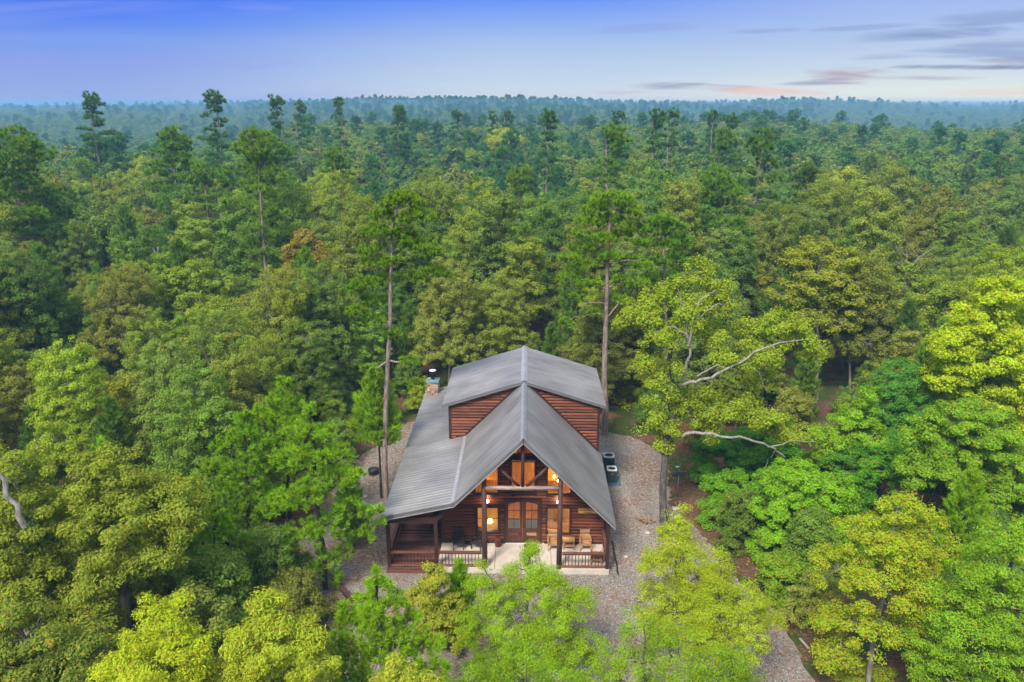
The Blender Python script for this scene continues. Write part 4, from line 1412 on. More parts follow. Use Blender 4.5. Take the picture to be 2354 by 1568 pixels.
# ------------------------------------------------------------------ trees
def tubes_np(paths, sides=6):
    """paths: list of (pts (n,3), radii (n,)) -> verts, quads"""
    V, Q, base = [], [], 0
    ang = np.arange(sides) * 2 * np.pi / sides
    ca, sa = np.cos(ang), np.sin(ang)
    for pts, rad in paths:
        pts = np.asarray(pts, float)
        n = len(pts)
        d = np.gradient(pts, axis=0)
        d /= np.linalg.norm(d, axis=1, keepdims=True) + 1e-9
        ref = np.where(np.abs(d[:, 2:3]) < 0.9, np.array([[0, 0, 1.0]]), np.array([[1.0, 0, 0]]))
        s = np.cross(d, ref)
        s /= np.linalg.norm(s, axis=1, keepdims=True) + 1e-9
        t = np.cross(s, d)
        ring = pts[:, None, :] + (s[:, None, :] * ca[None, :, None] + t[:, None, :] * sa[None, :, None]) * np.asarray(rad)[:, None, None]
        V.append(ring.reshape(-1, 3))
        i = np.arange(n - 1)[:, None] * sides
        k = np.arange(sides)[None, :]
        k2 = (k + 1) % sides
        q = np.stack([i + k, i + k2, i + sides + k2, i + sides + k], -1).reshape(-1, 4) + base
        Q.append(q)
        base += n * sides
    return np.concatenate(V), np.concatenate(Q)


def unit(v):
    return v / (np.linalg.norm(v, axis=-1, keepdims=True) + 1e-9)


def sphere_pts(rg, n):
    return unit(rg.normal(size=(n, 3)))


def leaves_np(rg, C, L, asp, nrm, droop=0.0):
    """diamond leaves at C with length L, width L*asp; nrm: rough facing direction"""
    n = len(C)
    nm = unit(nrm + rg.normal(size=(n, 3)) * 0.55)
    tv = rg.normal(size=(n, 3))
    tv[:, 2] -= droop
    tv = unit(np.cross(nm, np.cross(tv, nm)))
    bv = np.cross(nm, tv)
    L = np.asarray(L).reshape(-1, 1)
    a = C - tv * L * .5
    b = C + tv * L * .5
    w_ = bv * L * asp * .5
    V = np.stack([a, C + w_ - tv * L * .05, b, C - w_ - tv * L * .05], 1).reshape(-1, 3)
    return V, np.arange(4 * n).reshape(-1, 4)


def needles_np(rg, C, D, per, length, width, spread=0.75, axial=0.0):
    """tufts of needles at C, along D; axial: needles also spread down the twig by this length"""
    n = len(C)
    C = np.repeat(C, per, 0)
    D0 = np.repeat(unit(D), per, 0)
    r = sphere_pts(rg, n * per)
    d = unit(D0 * (1 - spread * 0.35) + r * spread)
    if axial:
        C = C - D0 * (rg.random((n * per, 1)) * axial)
    l = length * rg.uniform(0.7, 1.15, (n * per, 1))
    side = unit(np.cross(d, sphere_pts(rg, n * per))) * width * .5
    V = np.stack([C - side, C + side, C + d * l], 1).reshape(-1, 3)
    return V, np.arange(3 * n * per).reshape(-1, 3)


def blob_points(rg, blobs, cl, dens=1.0, inner=0.25, bottom=-0.75):
    """cluster centres spread over the outside of each blob (x,y,z,r,flat)"""
    P, N = [], []
    B = np.array([b[:3] for b in blobs], float)
    Rr = np.array([b[3] for b in blobs], float)
    Fl = np.array([b[4] if len(b) > 4 else 0.8 for b in blobs], float)
    for i, b in enumerate(blobs):
        r, fl = Rr[i], Fl[i]
        n = max(3, int(dens * 4 * r * r * (0.45 + 0.55 * fl) / (cl * cl)))
        d = sphere_pts(rg, n)
        d = d[d[:, 2] > bottom]
        n = len(d)
        f = np.where(rg.random(n) < inner, rg.uniform(0.35, 0.8, n), rg.uniform(0.78, 1.16, n))
        p = B[i] + d * (r * f)[:, None] * np.array([1, 1, fl])
        # drop the ones buried deep in a neighbouring blob
        keep = np.ones(n, bool)
        for j in range(len(blobs)):
            if j != i:
                q = (p - B[j]) / np.array([1, 1, Fl[j]]) / Rr[j]
                keep &= (np.linalg.norm(q, axis=1) > 0.62) | (rg.random(n) < 0.25)
        P.append(p[keep])
        N.append(unit(d[keep] * np.array([1, 1, 1.2])))
    return np.concatenate(P), np.concatenate(N)


def limb_skeleton(rg, trunk, blobs, P, trunk_r, twig_share=0.5, wob=0.10):
    """trunk polyline, limbs to each blob, twigs to a share of the clusters"""
    trunk = np.asarray(trunk, float)
    n = len(trunk)
    paths = [(trunk, trunk_r * np.linspace(1, 0.32, n) ** 1.0)]
    nodes = [p for p in trunk[max(1, n // 3):]]
    nrad = [trunk_r * (1 - 0.68 * k / (n - 1)) for k in range(max(1, n // 3), n)]
    order = np.argsort([np.linalg.norm(np.array(b[:2]) - trunk[-1][:2]) for b in blobs])
    for i in order:
        b = blobs[i]
        c = np.array(b[:3], float)
        nd = np.array(nodes)
        dv = c - nd
        dist = np.linalg.norm(dv, axis=1) + np.maximum(0, -dv[:, 2]) * 1.2
        j = int(np.argmin(dist))
        s = nd[j]
        L = np.linalg.norm(c - s)
        if L < 0.3: continue
        m = 6
        t = np.linspace(0, 1, m)[:, None]
        mid = (s + c) / 2 + np.array([0, 0, -0.08 * L]) + rg.normal(size=3) * wob * L
        pts = (1 - t) ** 2 * s + 2 * t * (1 - t) * mid + t ** 2 * c
        pts[1:-1] += rg.normal(size=(m - 2, 3)) * 0.035 * L
        r0 = min(nrad[j] * 0.62, 0.035 + 0.028 * L)
        rad = np.linspace(r0, max(0.02, r0 * .35), m)
        paths.append((pts, rad))
        nodes += [p for p in pts[1:]]
        nrad += list(rad[1:])
    nd = np.array(nodes)
    nr = np.array(nrad)
    for p in P[rg.random(len(P)) < twig_share]:
        k = int(np.argmin(np.linalg.norm(nd - p, axis=1) + np.maximum(0, nd[:, 2] - p[2]) * .5))
        s = nd[k]
        L = np.linalg.norm(p - s)
        if L < 0.2: continue
        mid = (s + p) / 2 + rg.normal(size=3) * 0.12 * L
        r0 = min(nr[k] * .6, 0.02 + 0.006 * L)
        paths.append((np.array([s, mid, p]), [r0, r0 * .6, r0 * .25]))
    return paths


def oak_blobs(rg, H, W, cb, n=8):
    """lobes of a spreading crown: H total height, W crown width, cb crown base height"""
    ch = H - cb
    r = W * .27
    out = [(rg.normal() * .05 * W, rg.normal() * .05 * W, H - r * .8, r, .8)]
    a0 = rg.uniform(0, 6.28)
    for k in range(n):
        a = a0 + k * 2.399
        lev = (k + .5) / n
        rad = W * .5 * math.sqrt(max(0.05, 1 - (1.55 * (0.62 - lev) if lev < .62 else 0) ** 2)) * (0.62 if lev > .62 else 0.42) * rg.uniform(.8, 1.15)
        rr_ = W * rg.uniform(.19, .27)
        out.append((rad * math.cos(a), rad * math.sin(a), H - rr_ * .8 - ch * (.10 + .66 * lev) * rg.uniform(.85, 1.1), rr_, rg.uniform(.65, .9)))
    return out


def make_leafy(seed, blobs, trunk, trunk_r=.2, cl=.55, per=85, leaf=.17, asp=.55, dens=1.0, droop=.4, twig=.5, inner=.3, bottom=-.75, sides=6, flat=.62, extra=None, shade=None):
    rg = np.random.default_rng(seed)
    P, N = blob_points(rg, blobs, cl, dens, inner, bottom)
    paths = limb_skeleton(rg, trunk, blobs, P, trunk_r, twig)
    if extra: paths += extra
    VT, QT = tubes_np(paths, sides)
    n = len(P)
    cnt = np.maximum(3, (per * rg.uniform(.5, 1.4, n)).astype(int))
    idx = np.repeat(np.arange(n), cnt)
    d = sphere_pts(rg, len(idx))
    rr_ = (rg.random(len(idx)) ** .45)
    crr = (cl * rg.uniform(.75, 1.25, n))[idx]
    C = P[idx] + d * (rr_ * crr)[:, None] * np.array([1, 1, flat])
    nrm = d * .7 + N[idx] * .5 + np.array([0, 0, .65])
    VL, QL = leaves_np(rg, C, leaf * rg.uniform(.65, 1.3, len(idx)), asp, nrm, droop)
    me_t = np_mesh('trunk', VT, QT)
    me_t.polygons.foreach_set('use_smooth', [True] * len(me_t.polygons))
    return me_t, np_mesh('crown', VL, QL)


def make_padpine(seed, H, pads, trunk, trunk_r=.19, cl=.38, per=18, ln=.30, wd=.042, dens=1.0, twig=.55, sides=7, extra=None):
    """tall pine: flat pads of needle tufts on level limbs"""
    rg = np.random.default_rng(seed)
    P, N = blob_points(rg, pads, cl, dens, .3, -.35)
    paths = limb_skeleton(rg, trunk, pads, P, trunk_r, twig, .06)
    if extra: paths += extra
    VT, QT = tubes_np(paths, sides)
    D = N * .7 + np.array([0, 0, 1.0])
    VN, TN = needles_np(rg, P, D, per, ln, wd, .72, .2)
    me_t = np_mesh('trunk', VT, QT)
    me_t.polygons.foreach_set('use_smooth', [True] * len(me_t.polygons))
    return me_t, np_mesh('crown', VN, None, TN)


def tall_pads(rg, H, W, cb, n=16):
    """irregular tiers of pads for a tall pine"""
    out = [(0, 0, H - .7, W * .2, .7), (W * .08, 0, H - 1.7, W * .24, .5)]
    for k in range(n):
        f = (k + .6) / n
        z = H - .6 - (H - cb) * f
        a = k * 2.399 + rg.uniform(-.5, .5)
        prof = (0.30 + 0.75 * math.sin(min(1.0, f * 1.25) * math.pi * .62)) * rg.uniform(.55, 1.15)
        rr_ = W * rg.uniform(.12, .19)
        rad = max(0, W * .5 * prof - rr_)
        out.append((rad * math.cos(a), rad * math.sin(a), z + .12 * rad, rr_, .42))
        if rg.random() < .6 and rad > rr_ * 1.5:
            out.append((rad * .5 * math.cos(a + .3), rad * .5 * math.sin(a + .3), z + .1, rr_ * .75, .42))
    return out


def make_youngpine(seed, H, W, cb=.3, tufts=700, per=22, ln=.24, wd=.035, trunk_r=.12, top=True, shape=.9):
    """conical young pine with upright candle tufts"""
    rg = np.random.default_rng(seed)
    paths = [(np.array([[0, 0, 0], [.03, .02, H * .5], [0, 0, H * .97]]), [trunk_r, trunk_r * .6, .02])]
    C, D = [], []
    nb = max(24, int(tufts / 9))
    for k in range(nb):
        f = ((k + rg.uniform(0, .9)) / nb)
        z = cb + (H - cb) * f
        prof = (1 - f) ** shape * (0.55 + .45 * min(1, (f + .08) * 4)) * rg.uniform(.7, 1.12)
        L = max(.18, W * .5 * prof)
        a = k * 2.399 + rg.uniform(-.4, .4)
        dirv = np.array([math.cos(a), math.sin(a), 0])
        side = np.array([-math.sin(a), math.cos(a), 0])
        up = .30 + .5 * f
        n = 5
        t = np.linspace(0, 1, n)[:, None]
        s = np.array([0, 0, z])
        pts = s + dirv * L * t + np.array([0, 0, 1]) * (up * L * t ** 1.6)
        paths.append((pts, np.linspace(min(.045, .015 + .018 * L), .008, n)))
        m = max(2, int(tufts / nb * (0.5 + L / (W * .35))))
        tt = rg.uniform(.35, 1.0, m) ** .7
        tt[0] = 1.0
        q = s + dirv * (L * tt)[:, None] + np.array([0, 0, 1]) * (up * L * tt ** 1.6)[:, None]
        q += side * (rg.normal(size=m) * .22 * L * (1.15 - tt * .5))[:, None] + rg.normal(size=(m, 3)) * .05
        C.append(q)
        dd = dirv * .45 + np.array([0, 0, .95]) + rg.normal(size=(m, 3)) * .22
        D.append(dd)
    if top:
        m = 5
        q = np.array([[0, 0, H]] + [[rg.normal() * .12, rg.normal() * .12, H - .15 - .12 * i] for i in range(m - 1)])
        C.append(q)
        D.append(np.tile([0, 0, 1.0], (m, 1)))
    C, D = np.concatenate(C), np.concatenate(D)
    VN, TN = needles_np(rg, C, D, per, ln, wd, .62, ln * 1.3)
    VT, QT = tubes_np(paths, 5)
    me_t = np_mesh('trunk', VT, QT)
    return me_t, np_mesh('crown', VN, None, TN)


M['limbbark'] = bark_mat('bleached_limb', (0.14, 0.13, 0.105), (0.36, 0.335, 0.28))
HERO = []      # placed trees: x, y, radius, pixel position, nick


def plant(name, meshes, loc, color, label, cat='tree', group=None, bark='bark', leafm='leaf', rz=0.0, s=(1, 1, 1), turned=0.0, tilt=(0, 0)):
    me_t, me_c = meshes
    o = empty(name, loc, rz, label, cat, group)
    o.scale = s
    o.rotation_euler = (tilt[0], tilt[1], rz)
    for me, mm, nm in ((me_t, M[bark], 'trunk'), (me_c, M[leafm], 'crown')):
        c = bpy.data.objects.new(nm, me)
        col.objects.link(c)
        if not me.materials: me.materials.append(mm)
        c.parent = o
        c.color = (color[0], color[1], color[2], 1.0 - turned)
    return o


def straight_trunk(rg, H, lean=(0, 0), n=7, wob=.12):
    z = np.linspace(0, H, n)
    x = lean[0] * z / H + np.concatenate([[0], np.cumsum(rg.normal(size=n - 1) * wob)])
    y = lean[1] * z / H + np.concatenate([[0], np.cumsum(rg.normal(size=n - 1) * wob)])
    return np.stack([x, y, z - .1 * (z == 0)], 1)


# colours of foliage (surface colour, linear)
OLIVE = (0.128, 0.142, 0.030)
OLIVED = (0.095, 0.115, 0.030)
YELG = (0.200, 0.220, 0.022)
LIME = (0.140, 0.195, 0.012)
GREEN = (0.070, 0.150, 0.020)
DGREEN = (0.040, 0.095, 0.022)
GREY = (0.100, 0.135, 0.050)
GOLD = (0.270, 0.215, 0.018)
BROWN = (0.130, 0.095, 0.035)
PINEG = (0.080, 0.155, 0.014)
PINEB = (0.120, 0.190, 0.012)
PINED = (0.045, 0.09, 0.022)
rgm = np.random.default_rng(77)


def hero_blob_tree(name, label, nick, base_xy, Y, pix, color, kind='leafy', seed=1, trunk_to=None, cat='tree', auto=True, **kw):
    """crown lobes measured on the photograph: pix = [(px, py, radius_px, depth_offset, flat)]"""
    bx_, by_ = base_xy
    if auto:
        q_ = np.array([at_y(q[0], q[1], Y + q[3])[:2] for q in pix])
        bx_, by_ = float(q_[:, 0].mean()), float(q_[:, 1].mean())
    bz_ = float(ground_z(bx_, by_))
    blobs = []
    for q in pix:
        px, py, rp, dy = q[:4]
        fl = q[4] if len(q) > 4 else .8
        p = at_y(px, py, Y + dy)
        c = proj(p)[2]
        blobs.append((p[0] - bx_, p[1] - by_, p[2] - bz_, rp * c / FPX * (1.10 if (kind == 'pine' and not auto) else 1), fl))
    rg = np.random.default_rng(seed)
    if trunk_to is None:
        top = max(blobs, key=lambda b: b[2])
        trunk_to = [(0, 0, 0), (top[0] * .25, top[1] * .25, top[2] * .35), (top[0] * .7, top[1] * .7, top[2] * .75), (top[0], top[1], top[2])]
    else:
        tt = []
        for (px, py, dy) in trunk_to:
            p = at_y(px, py, Y + dy)
            tt.append((p[0] - bx_, p[1] - by_, p[2] - bz_))
        trunk_to = [(0, 0, -.1)] + tt
    trunk = np.array(trunk_to, float)
    # resample smoothly
    t = np.linspace(0, len(trunk) - 1, 9)
    trunk = np.stack([np.interp(t, np.arange(len(trunk)), trunk[:, i]) for i in range(3)], 1)
    trunk[1:-1] += rg.normal(size=(7, 3)) * [.05, .05, 0]
    ext = kw.pop('limbs', None)
    extra = None
    if ext:
        extra = []
        for pts, r0, r1 in ext:
            P = []
            for (px, py, dy) in pts:
                p = at_y(px, py, Y + dy)
                P.append((p[0] - bx_, p[1] - by_, p[2] - bz_))
            P = np.array(P)
            t = np.linspace(0, len(P) - 1, len(P) * 3)
            P = np.stack([np.interp(t, np.arange(len(P)), P[:, i]) for i in range(3)], 1)
            P[1:-1] += rg.normal(size=(len(P) - 2, 3)) * .05
            extra.append((P - np.array([0, .35, 0]), .72 * np.linspace(r0, r1, len(P))))
    cat = kw.pop('cat', cat)
    bark = kw.pop('bark', 'bark' if kind == 'leafy' else 'pinebark')
    turned = kw.pop('turned', 0.0)
    group = kw.pop('group', None)
    limb_bark = kw.pop('limb_bark', None)
    extra_sep = None
    if limb_bark and extra:
        extra_sep, extra = extra, None
    if kind == 'leafy':
        ms = make_leafy(seed, blobs, trunk, extra=extra, **kw)
        lm = 'leaf'
    else:
        ms = make_padpine(seed, max(b[2] for b in blobs), blobs, trunk, extra=extra, **kw)
        lm = 'needle'
    o = plant(name, ms, (bx_, by_, bz_), color, label, cat, group, bark=bark, leafm=lm, turned=turned)
    if extra_sep:
        VL_, QL_ = tubes_np(extra_sep, 8)
        link_mesh('limb', np_mesh('limb', VL_, QL_), M[limb_bark], o, True)
    c = np.mean([[q[0], q[1]] for q in pix], 0)
    rad = max(math.hypot(b[0], b[1]) + b[3] for b in blobs)
    HERO.append((bx_, by_, min(rad * .6, 3.0), c[0], c[1], nick))
    return o


def fine(**k):
    k['leaf'] = k.get('leaf', .15) * .70
    k['per'] = k.get('per', 75) * 2.6
    k['dens'] = k.get('dens', 1.0) * 1.35
    k['asp'] = min(.75, k.get('asp', .42) * 1.2)
    d = dict(cl=.42, per=75, leaf=.15, asp=.42, dens=1.0, droop=.8, twig=.5, inner=.3)
    d.update(k)
    return d


# --- foreground, bottom edge
hero_blob_tree('oak_tree', 'large olive green oak filling the lower left, with hanging leaf bunches and dark gaps', 'the big lower left oak', (-12.8, 28.5), 28.0,
               [(250, 1110, 85, 0), (150, 1170, 80, 1), (350, 1150, 85, .5), (430, 1200, 62, 0), (260, 1210, 90, -1), (120, 1290, 75, -.5), (360, 1270, 60, -1), (220, 1330, 70, -1.5), (340, 1190, 70, 1.5), (100, 1400, 80, -1.5), (210, 1440, 60, -2)],
               OLIVE, seed=101, trunk_r=.26, turned=.03, **fine(per=95, cl=.45, leaf=.19, asp=.36, dens=1.05))
hero_blob_tree('oak_tree', 'olive oak cut by the left edge, its thick pale trunk leaning out of the leaves', 'the oak on the left edge', (-17.0, 28.0), 27.5,
               [(30, 1090, 75, 0), (-40, 1160, 90, .5), (60, 1180, 70, -1), (-20, 1280, 95, -1), (50, 1340, 60, -1.5)],
               OLIVE, seed=102, trunk_r=.3, bark='palebark', limbs=[([(70, 1200, -1.6), (20, 1100, -1.6), (-30, 1010, -1.4)], .16, .10)], **fine(per=90, leaf=.19, asp=.38))
hero_blob_tree('oak_tree', 'darker olive oak in the bottom left corner with brown dead leaf tufts', 'the corner oak', (-13.6, 22.5), 22.5,
               [(60, 1470, 90, 0), (190, 1500, 80, .5), (-30, 1540, 90, -.5), (130, 1590, 90, -1), (260, 1560, 60, -.5)],
               OLIVED, seed=103, turned=.08, **fine(per=80, leaf=.18, asp=.38))
hero_blob_tree('young_oak', 'yellow green young oak with pointed tops at the bottom edge, left of its neighbour', 'the pointed yellow green young oak', (-8.3, 19.5), 19.5,
               [(375, 1430, 42, 0), (310, 1490, 55, .3), (430, 1480, 50, 0), (365, 1520, 75, -.5), (280, 1560, 60, 0), (450, 1560, 60, -.4), (415, 1400, 18, 0, 1.6), (350, 1395, 20, .1, 1.5)],
               YELG, seed=104, trunk_r=.09, turned=.07, **fine(cl=.32, per=80, leaf=.15, asp=.30, dens=1.1, droop=1.4))
hero_blob_tree('young_oak', 'pale yellow green willow leaved oak at the bottom edge, left of the bright candle pine', 'the pale willow oak', (-6.2, 19.5), 19.8,
               [(620, 1425, 50, 0), (560, 1480, 50, .3), (690, 1470, 55, .2), (620, 1510, 80, -.5), (545, 1560, 55, 0), (710, 1560, 60, -.4), (600, 1382, 20, 0, 1.5), (645, 1390, 18, 0, 1.4)],
               (0.185, 0.2, 0.03), seed=105, trunk_r=.09, turned=.04, **fine(cl=.32, per=85, leaf=.17, asp=.26, dens=1.15, droop=1.5))
hero_blob_tree('young_oak', 'small pale yellow oak tip in front of the bright candle pine at the bottom edge', 'the pale oak tip', (-2.9, 16.9), 17.0,
               [(915, 1555, 35, 0), (880, 1600, 50, .2), (960, 1600, 50, 0), (905, 1530, 14, 0, 1.6), (985, 1570, 22, 0)],
               (0.2, 0.2, 0.04), seed=106, trunk_r=.05, **fine(cl=.26, per=70, leaf=.14, asp=.26, dens=1.2, droop=1.5))


def place_top(px, py, Yd):
    """ground spot under, and height of, something whose top shows at a pixel"""
    p = at_y(px, py, Yd)
    g = float(ground_z(p[0], Yd))
    return p[0], Yd, g, p[2] - g


def young(px, py, Yd, W, seed, color, label, nick, group=None, turned=0.0, cb=.4, tufts=800, per=22, ln=.26, wd=.034, **k):
    x, y, g, h = place_top(px, py, Yd)
    ms = make_youngpine(seed, h, W, cb, tufts, per, ln, wd, **k)
    plant('pine_tree', ms, (x, y, g), color, label, 'pine tree', group, bark='darkbark', leafm='needle', turned=turned)
    HERO.append((x, y, W * .4, px, py + 60, nick))


hero_blob_tree('pine_tree', 'bright green young pine with upright candles at the bottom centre', 'the bright candle pine', (0, 0), 22.5,
               [(868, 1318, 12, 0, 2.0), (868, 1350, 28, 0, 1.2), (835, 1375, 26, 0), (905, 1378, 26, 0), (870, 1405, 45, -.2), (800, 1420, 30, .2), (940, 1425, 28, .2), (850, 1450, 50, -.4), (915, 1465, 45, 0), (780, 1470, 28, .2),
                (800, 1505, 40, 0), (870, 1520, 55, -.5), (960, 1500, 36, 0), (1005, 1480, 22, .2), (1000, 1530, 34, 0), (770, 1550, 36, 0), (930, 1560, 50, -.3), (830, 1580, 45, -.3), (1010, 1580, 30, 0), (790, 1400, 12, 0, 1.6), (835, 1340, 10, 0, 1.8), (900, 1345, 10, 0, 1.8), (985, 1455, 12, .2, 1.6)],
               (0.135, 0.205, .012), kind='pine', seed=201, trunk_r=.09, cl=.23, per=56, ln=.22, wd=.026, dens=2.9, twig=.5, bark='darkbark', cat='pine tree')
young(1055, 1292, 31.0, 2.2, 202, PINEB, 'small bright young pine poking up in front of the porch railing', 'the small porch pine', tufts=420, per=26, ln=.24, shape=.7)
PK = dict(cl=.34, per=46, ln=.27, wd=.046, dens=3.2, twig=.35, bark='darkbark', cat='pine tree')
hero_blob_tree('pine_tree', 'bright green pine left of the cabin, the farther and highest of the close group', 'the higher of the paired pines', (0, 0), 38.6,
               [(655, 890, 20, 0, 1.3), (640, 925, 32, 0), (680, 930, 28, .3), (610, 960, 36, 0), (670, 980, 45, -.3), (640, 1030, 50, -.5), (600, 1080, 45, 0), (690, 1080, 50, .3), (640, 1150, 50, 0)],
               PINEB, kind='pine', seed=203, trunk_r=.12, **PK)
hero_blob_tree('pine_tree', 'bright green rounded pine top standing left of the highest of the paired pines', 'the left of the paired pines', (0, 0), 36.8,
               [(562, 960, 20, 0, 1.2), (560, 990, 34, 0), (525, 1025, 36, 0), (595, 1025, 38, .2), (500, 1080, 38, 0), (560, 1085, 52, -.4), (520, 1140, 48, 0), (600, 1150, 50, -.3), (545, 1200, 45, -.3)],
               (0.11, .18, .012), kind='pine', seed=205, trunk_r=.11, **PK)
hero_blob_tree('pine_tree', 'broad bright pine left of the cabin whose boughs reach the lean-to eave', 'the broad pine by the eave', (0, 0), 34.6,
               [(712, 952, 20, 0, 1.3), (690, 995, 34, 0), (745, 1000, 34, 0), (720, 1055, 48, -.3), (785, 1040, 26, 0), (660, 1055, 38, .2), (770, 1105, 40, -.2), (815, 1095, 24, 0), (700, 1140, 50, -.6), (800, 1165, 34, 0),
                (855, 1180, 26, .3), (875, 1205, 16, .4), (640, 1160, 40, 0), (750, 1210, 42, -.7), (835, 1228, 28, .2), (690, 1240, 48, -.9), (625, 1255, 42, 0), (795, 1268, 20, 0), (705, 1315, 42, -.6), (645, 1335, 40, -.3), (660, 1390, 34, 0), (745, 1285, 36, -.3), (700, 1380, 36, 0), (765, 1335, 24, 0), (725, 1420, 28, 0)],
               PINEB, kind='pine', seed=204, trunk_r=.14, **PK)
hero_blob_tree('pine_tree', 'low bushy green pine between the big lower left oak and the broad pine', 'the low bushy pine', (0, 0), 31.5,
               [(490, 1215, 42, 0), (440, 1265, 36, 0), (540, 1262, 42, .2), (485, 1310, 48, -.4), (550, 1335, 40, 0), (430, 1335, 30, 0), (510, 1385, 40, -.3), (565, 1395, 30, 0)],
               (0.09, .16, .012), kind='pine', seed=219, trunk_r=.1, **PK)
young(800, 1075, 38.5, 2.6, 206, PINEG, 'small dark pine hidden low behind the broad pine by the eave', 'the small dark pine', tufts=500, per=22, ln=.28, shape=.6)
young(232, 1010, 31.5, 2.6, 207, PINEB, 'bright pine tips showing above the big lower left oak', 'the pine tips over the oak', tufts=600, per=24, shape=.7)
young(2235, 1082, 34.0, 3.4, 208, PINEB, 'bright green young pine with a single leader on the right, above the green bush mass', 'the right hand young pine', tufts=1000, per=24, ln=.27, shape=.6)
young(445, 1090, 33.5, 2.0, 209, PINEB, 'thin bright pine tip between the big oak and the paired pines', 'the thin pine tip', tufts=350, per=22, shape=.7)

hero_blob_tree('sapling', 'small sapling with yellow green and rusty leaves below the deck corner', 'the rusty sapling', (-3.3, 30.2), 30.0,
               [(1000, 1330, 32, 0), (975, 1375, 35, 0), (1030, 1385, 35, .3), (1000, 1430, 45, -.3), (985, 1310, 14, 0), (1040, 1460, 40, 0)],
               (.16, .17, .03), seed=110, trunk_r=.05, turned=.16, **fine(cl=.25, per=60, leaf=.12, asp=.6, dens=1.1))
hero_blob_tree('willow_oak', 'airy bright green willow oak before the porch, its thin tips reaching the doors', 'the airy willow oak', (0.2, 28.0), 28.3,
               [(1222, 1265, 20, .3, 1.5), (1205, 1310, 45, .2), (1255, 1345, 50, 0), (1150, 1360, 50, 0), (1100, 1345, 30, .3), (1300, 1400, 55, -.3), (1180, 1430, 60, -.5), (1100, 1440, 50, .4), (1250, 1480, 70, -1), (1150, 1530, 70, -1), (1340, 1370, 30, 0), (1330, 1500, 60, -.6), (1108, 1300, 12, .3, 1.4)],
               LIME, seed=111, trunk_r=.10, **fine(cl=.32, per=62, leaf=.13, asp=.24, dens=1.35, droop=.6, inner=.35))
hero_blob_tree('willow_oak', 'yellow green pointed willow oak right of the porch, in front of the big oak trunk', 'the pointed willow oak', (6.6, 29.2), 29.2,
               [(1560, 1200, 26, 0, 1.7), (1545, 1240, 38, .1), (1580, 1275, 50, 0), (1520, 1290, 40, .3), (1600, 1330, 60, -.2), (1530, 1370, 60, 0), (1490, 1300, 20, .2), (1580, 1420, 75, -.5), (1650, 1380, 50, -.3), (1500, 1430, 45, 0)],
               (0.19, 0.21, .022), seed=112, trunk_r=.09, turned=.03, **fine(cl=.32, per=62, leaf=.13, asp=.26, dens=1.2, droop=1.0))
hero_blob_tree('willow_oak', 'second yellow tipped willow oak, lower and right of the pointed one', 'the yellow tipped willow oak', (8.1, 26.6), 26.8,
               [(1655, 1285, 20, 0, 1.6), (1660, 1330, 38, 0), (1700, 1380, 55, .2), (1640, 1400, 50, 0), (1730, 1430, 55, -.3), (1670, 1470, 70, -.6), (1610, 1480, 50, 0)],
               (0.18, 0.205, .02), seed=113, trunk_r=.09, turned=.03, **fine(cl=.30, per=60, leaf=.125, asp=.26, dens=1.2, droop=1.0))
hero_blob_tree('willow_oak', 'thin green willow oak over the drive at the bottom edge, gravel showing through', 'the thin willow oak', (4.5, 22.0), 22.0,
               [(1480, 1440, 50, 0), (1560, 1500, 70, .2), (1420, 1500, 50, .3), (1640, 1540, 70, 0), (1480, 1560, 70, -.4), (1380, 1560, 50, 0), (1560, 1600, 80, -.4)],
               (0.115, 0.165, .016), seed=114, trunk_r=.08, **fine(cl=.30, per=45, leaf=.12, asp=.26, dens=.8, droop=.6))
hero_blob_tree('willow_oak', 'low green willow oak in the bottom edge just right of centre, nearest the camera', 'the nearest willow oak', (1.1, 21.3), 21.5,
               [(1210, 1530, 70, 0), (1130, 1580, 70, 0), (1290, 1570, 60, .2), (1340, 1600, 60, 0), (1060, 1590, 40, 0)],
               (0.11, 0.17, .014), seed=115, trunk_r=.07, **fine(cl=.30, per=60, leaf=.12, asp=.26, dens=.9))
hero_blob_tree('willow_oak', 'green willow oak leaning over the drive at the bottom, right of the thin one', 'the leaning willow oak', (8.0, 21.5), 21.6,
               [(1680, 1510, 40, 0), (1710, 1560, 45, 0), (1640, 1580, 55, 0), (1740, 1610, 40, 0)],
               (0.105, 0.16, .016), seed=116, trunk_r=.07, **fine(cl=.30, per=55, leaf=.12, asp=.26, dens=.8))

# --- right side
hero_blob_tree('oak_tree', 'orange tipped yellow green tree in the lower right with a grey forked trunk', 'the orange tipped tree', (13.2, 27.5), 28.0,
               [(2065, 1165, 38, 0), (2120, 1195, 40, .4), (1995, 1230, 60, 0), (2070, 1250, 65, 0), (2160, 1270, 50, .2), (1930, 1310, 60, .3), (2030, 1340, 75, -.6), (2120, 1360, 65, -.5), (1925, 1420, 48, 0), (1990, 1450, 60, -1), (1925, 1500, 46, -.5), (2080, 1440, 45, -.8)],
               (0.150, 0.190, .018), seed=120, trunk_r=.12, turned=.24, bark='palebark', **fine(cl=.38, per=85, leaf=.13, asp=.55, dens=1.0))
hero_blob_tree('oak_tree', 'fresh green tree in the bottom right corner with narrow leaves', 'the bottom right corner tree', (17.0, 26.0), 26.0,
               [(2340, 1240, 60, 0), (2270, 1310, 70, 0), (2200, 1380, 65, .2), (2330, 1400, 90, -.5), (2230, 1470, 85, -.8), (2140, 1500, 60, 0), (2360, 1540, 90, -1), (2180, 1570, 70, -.8)],
               (0.115, 0.18, .02), seed=121, trunk_r=.14, turned=.02, **fine(cl=.38, per=80, leaf=.15, asp=.34, dens=1.05))
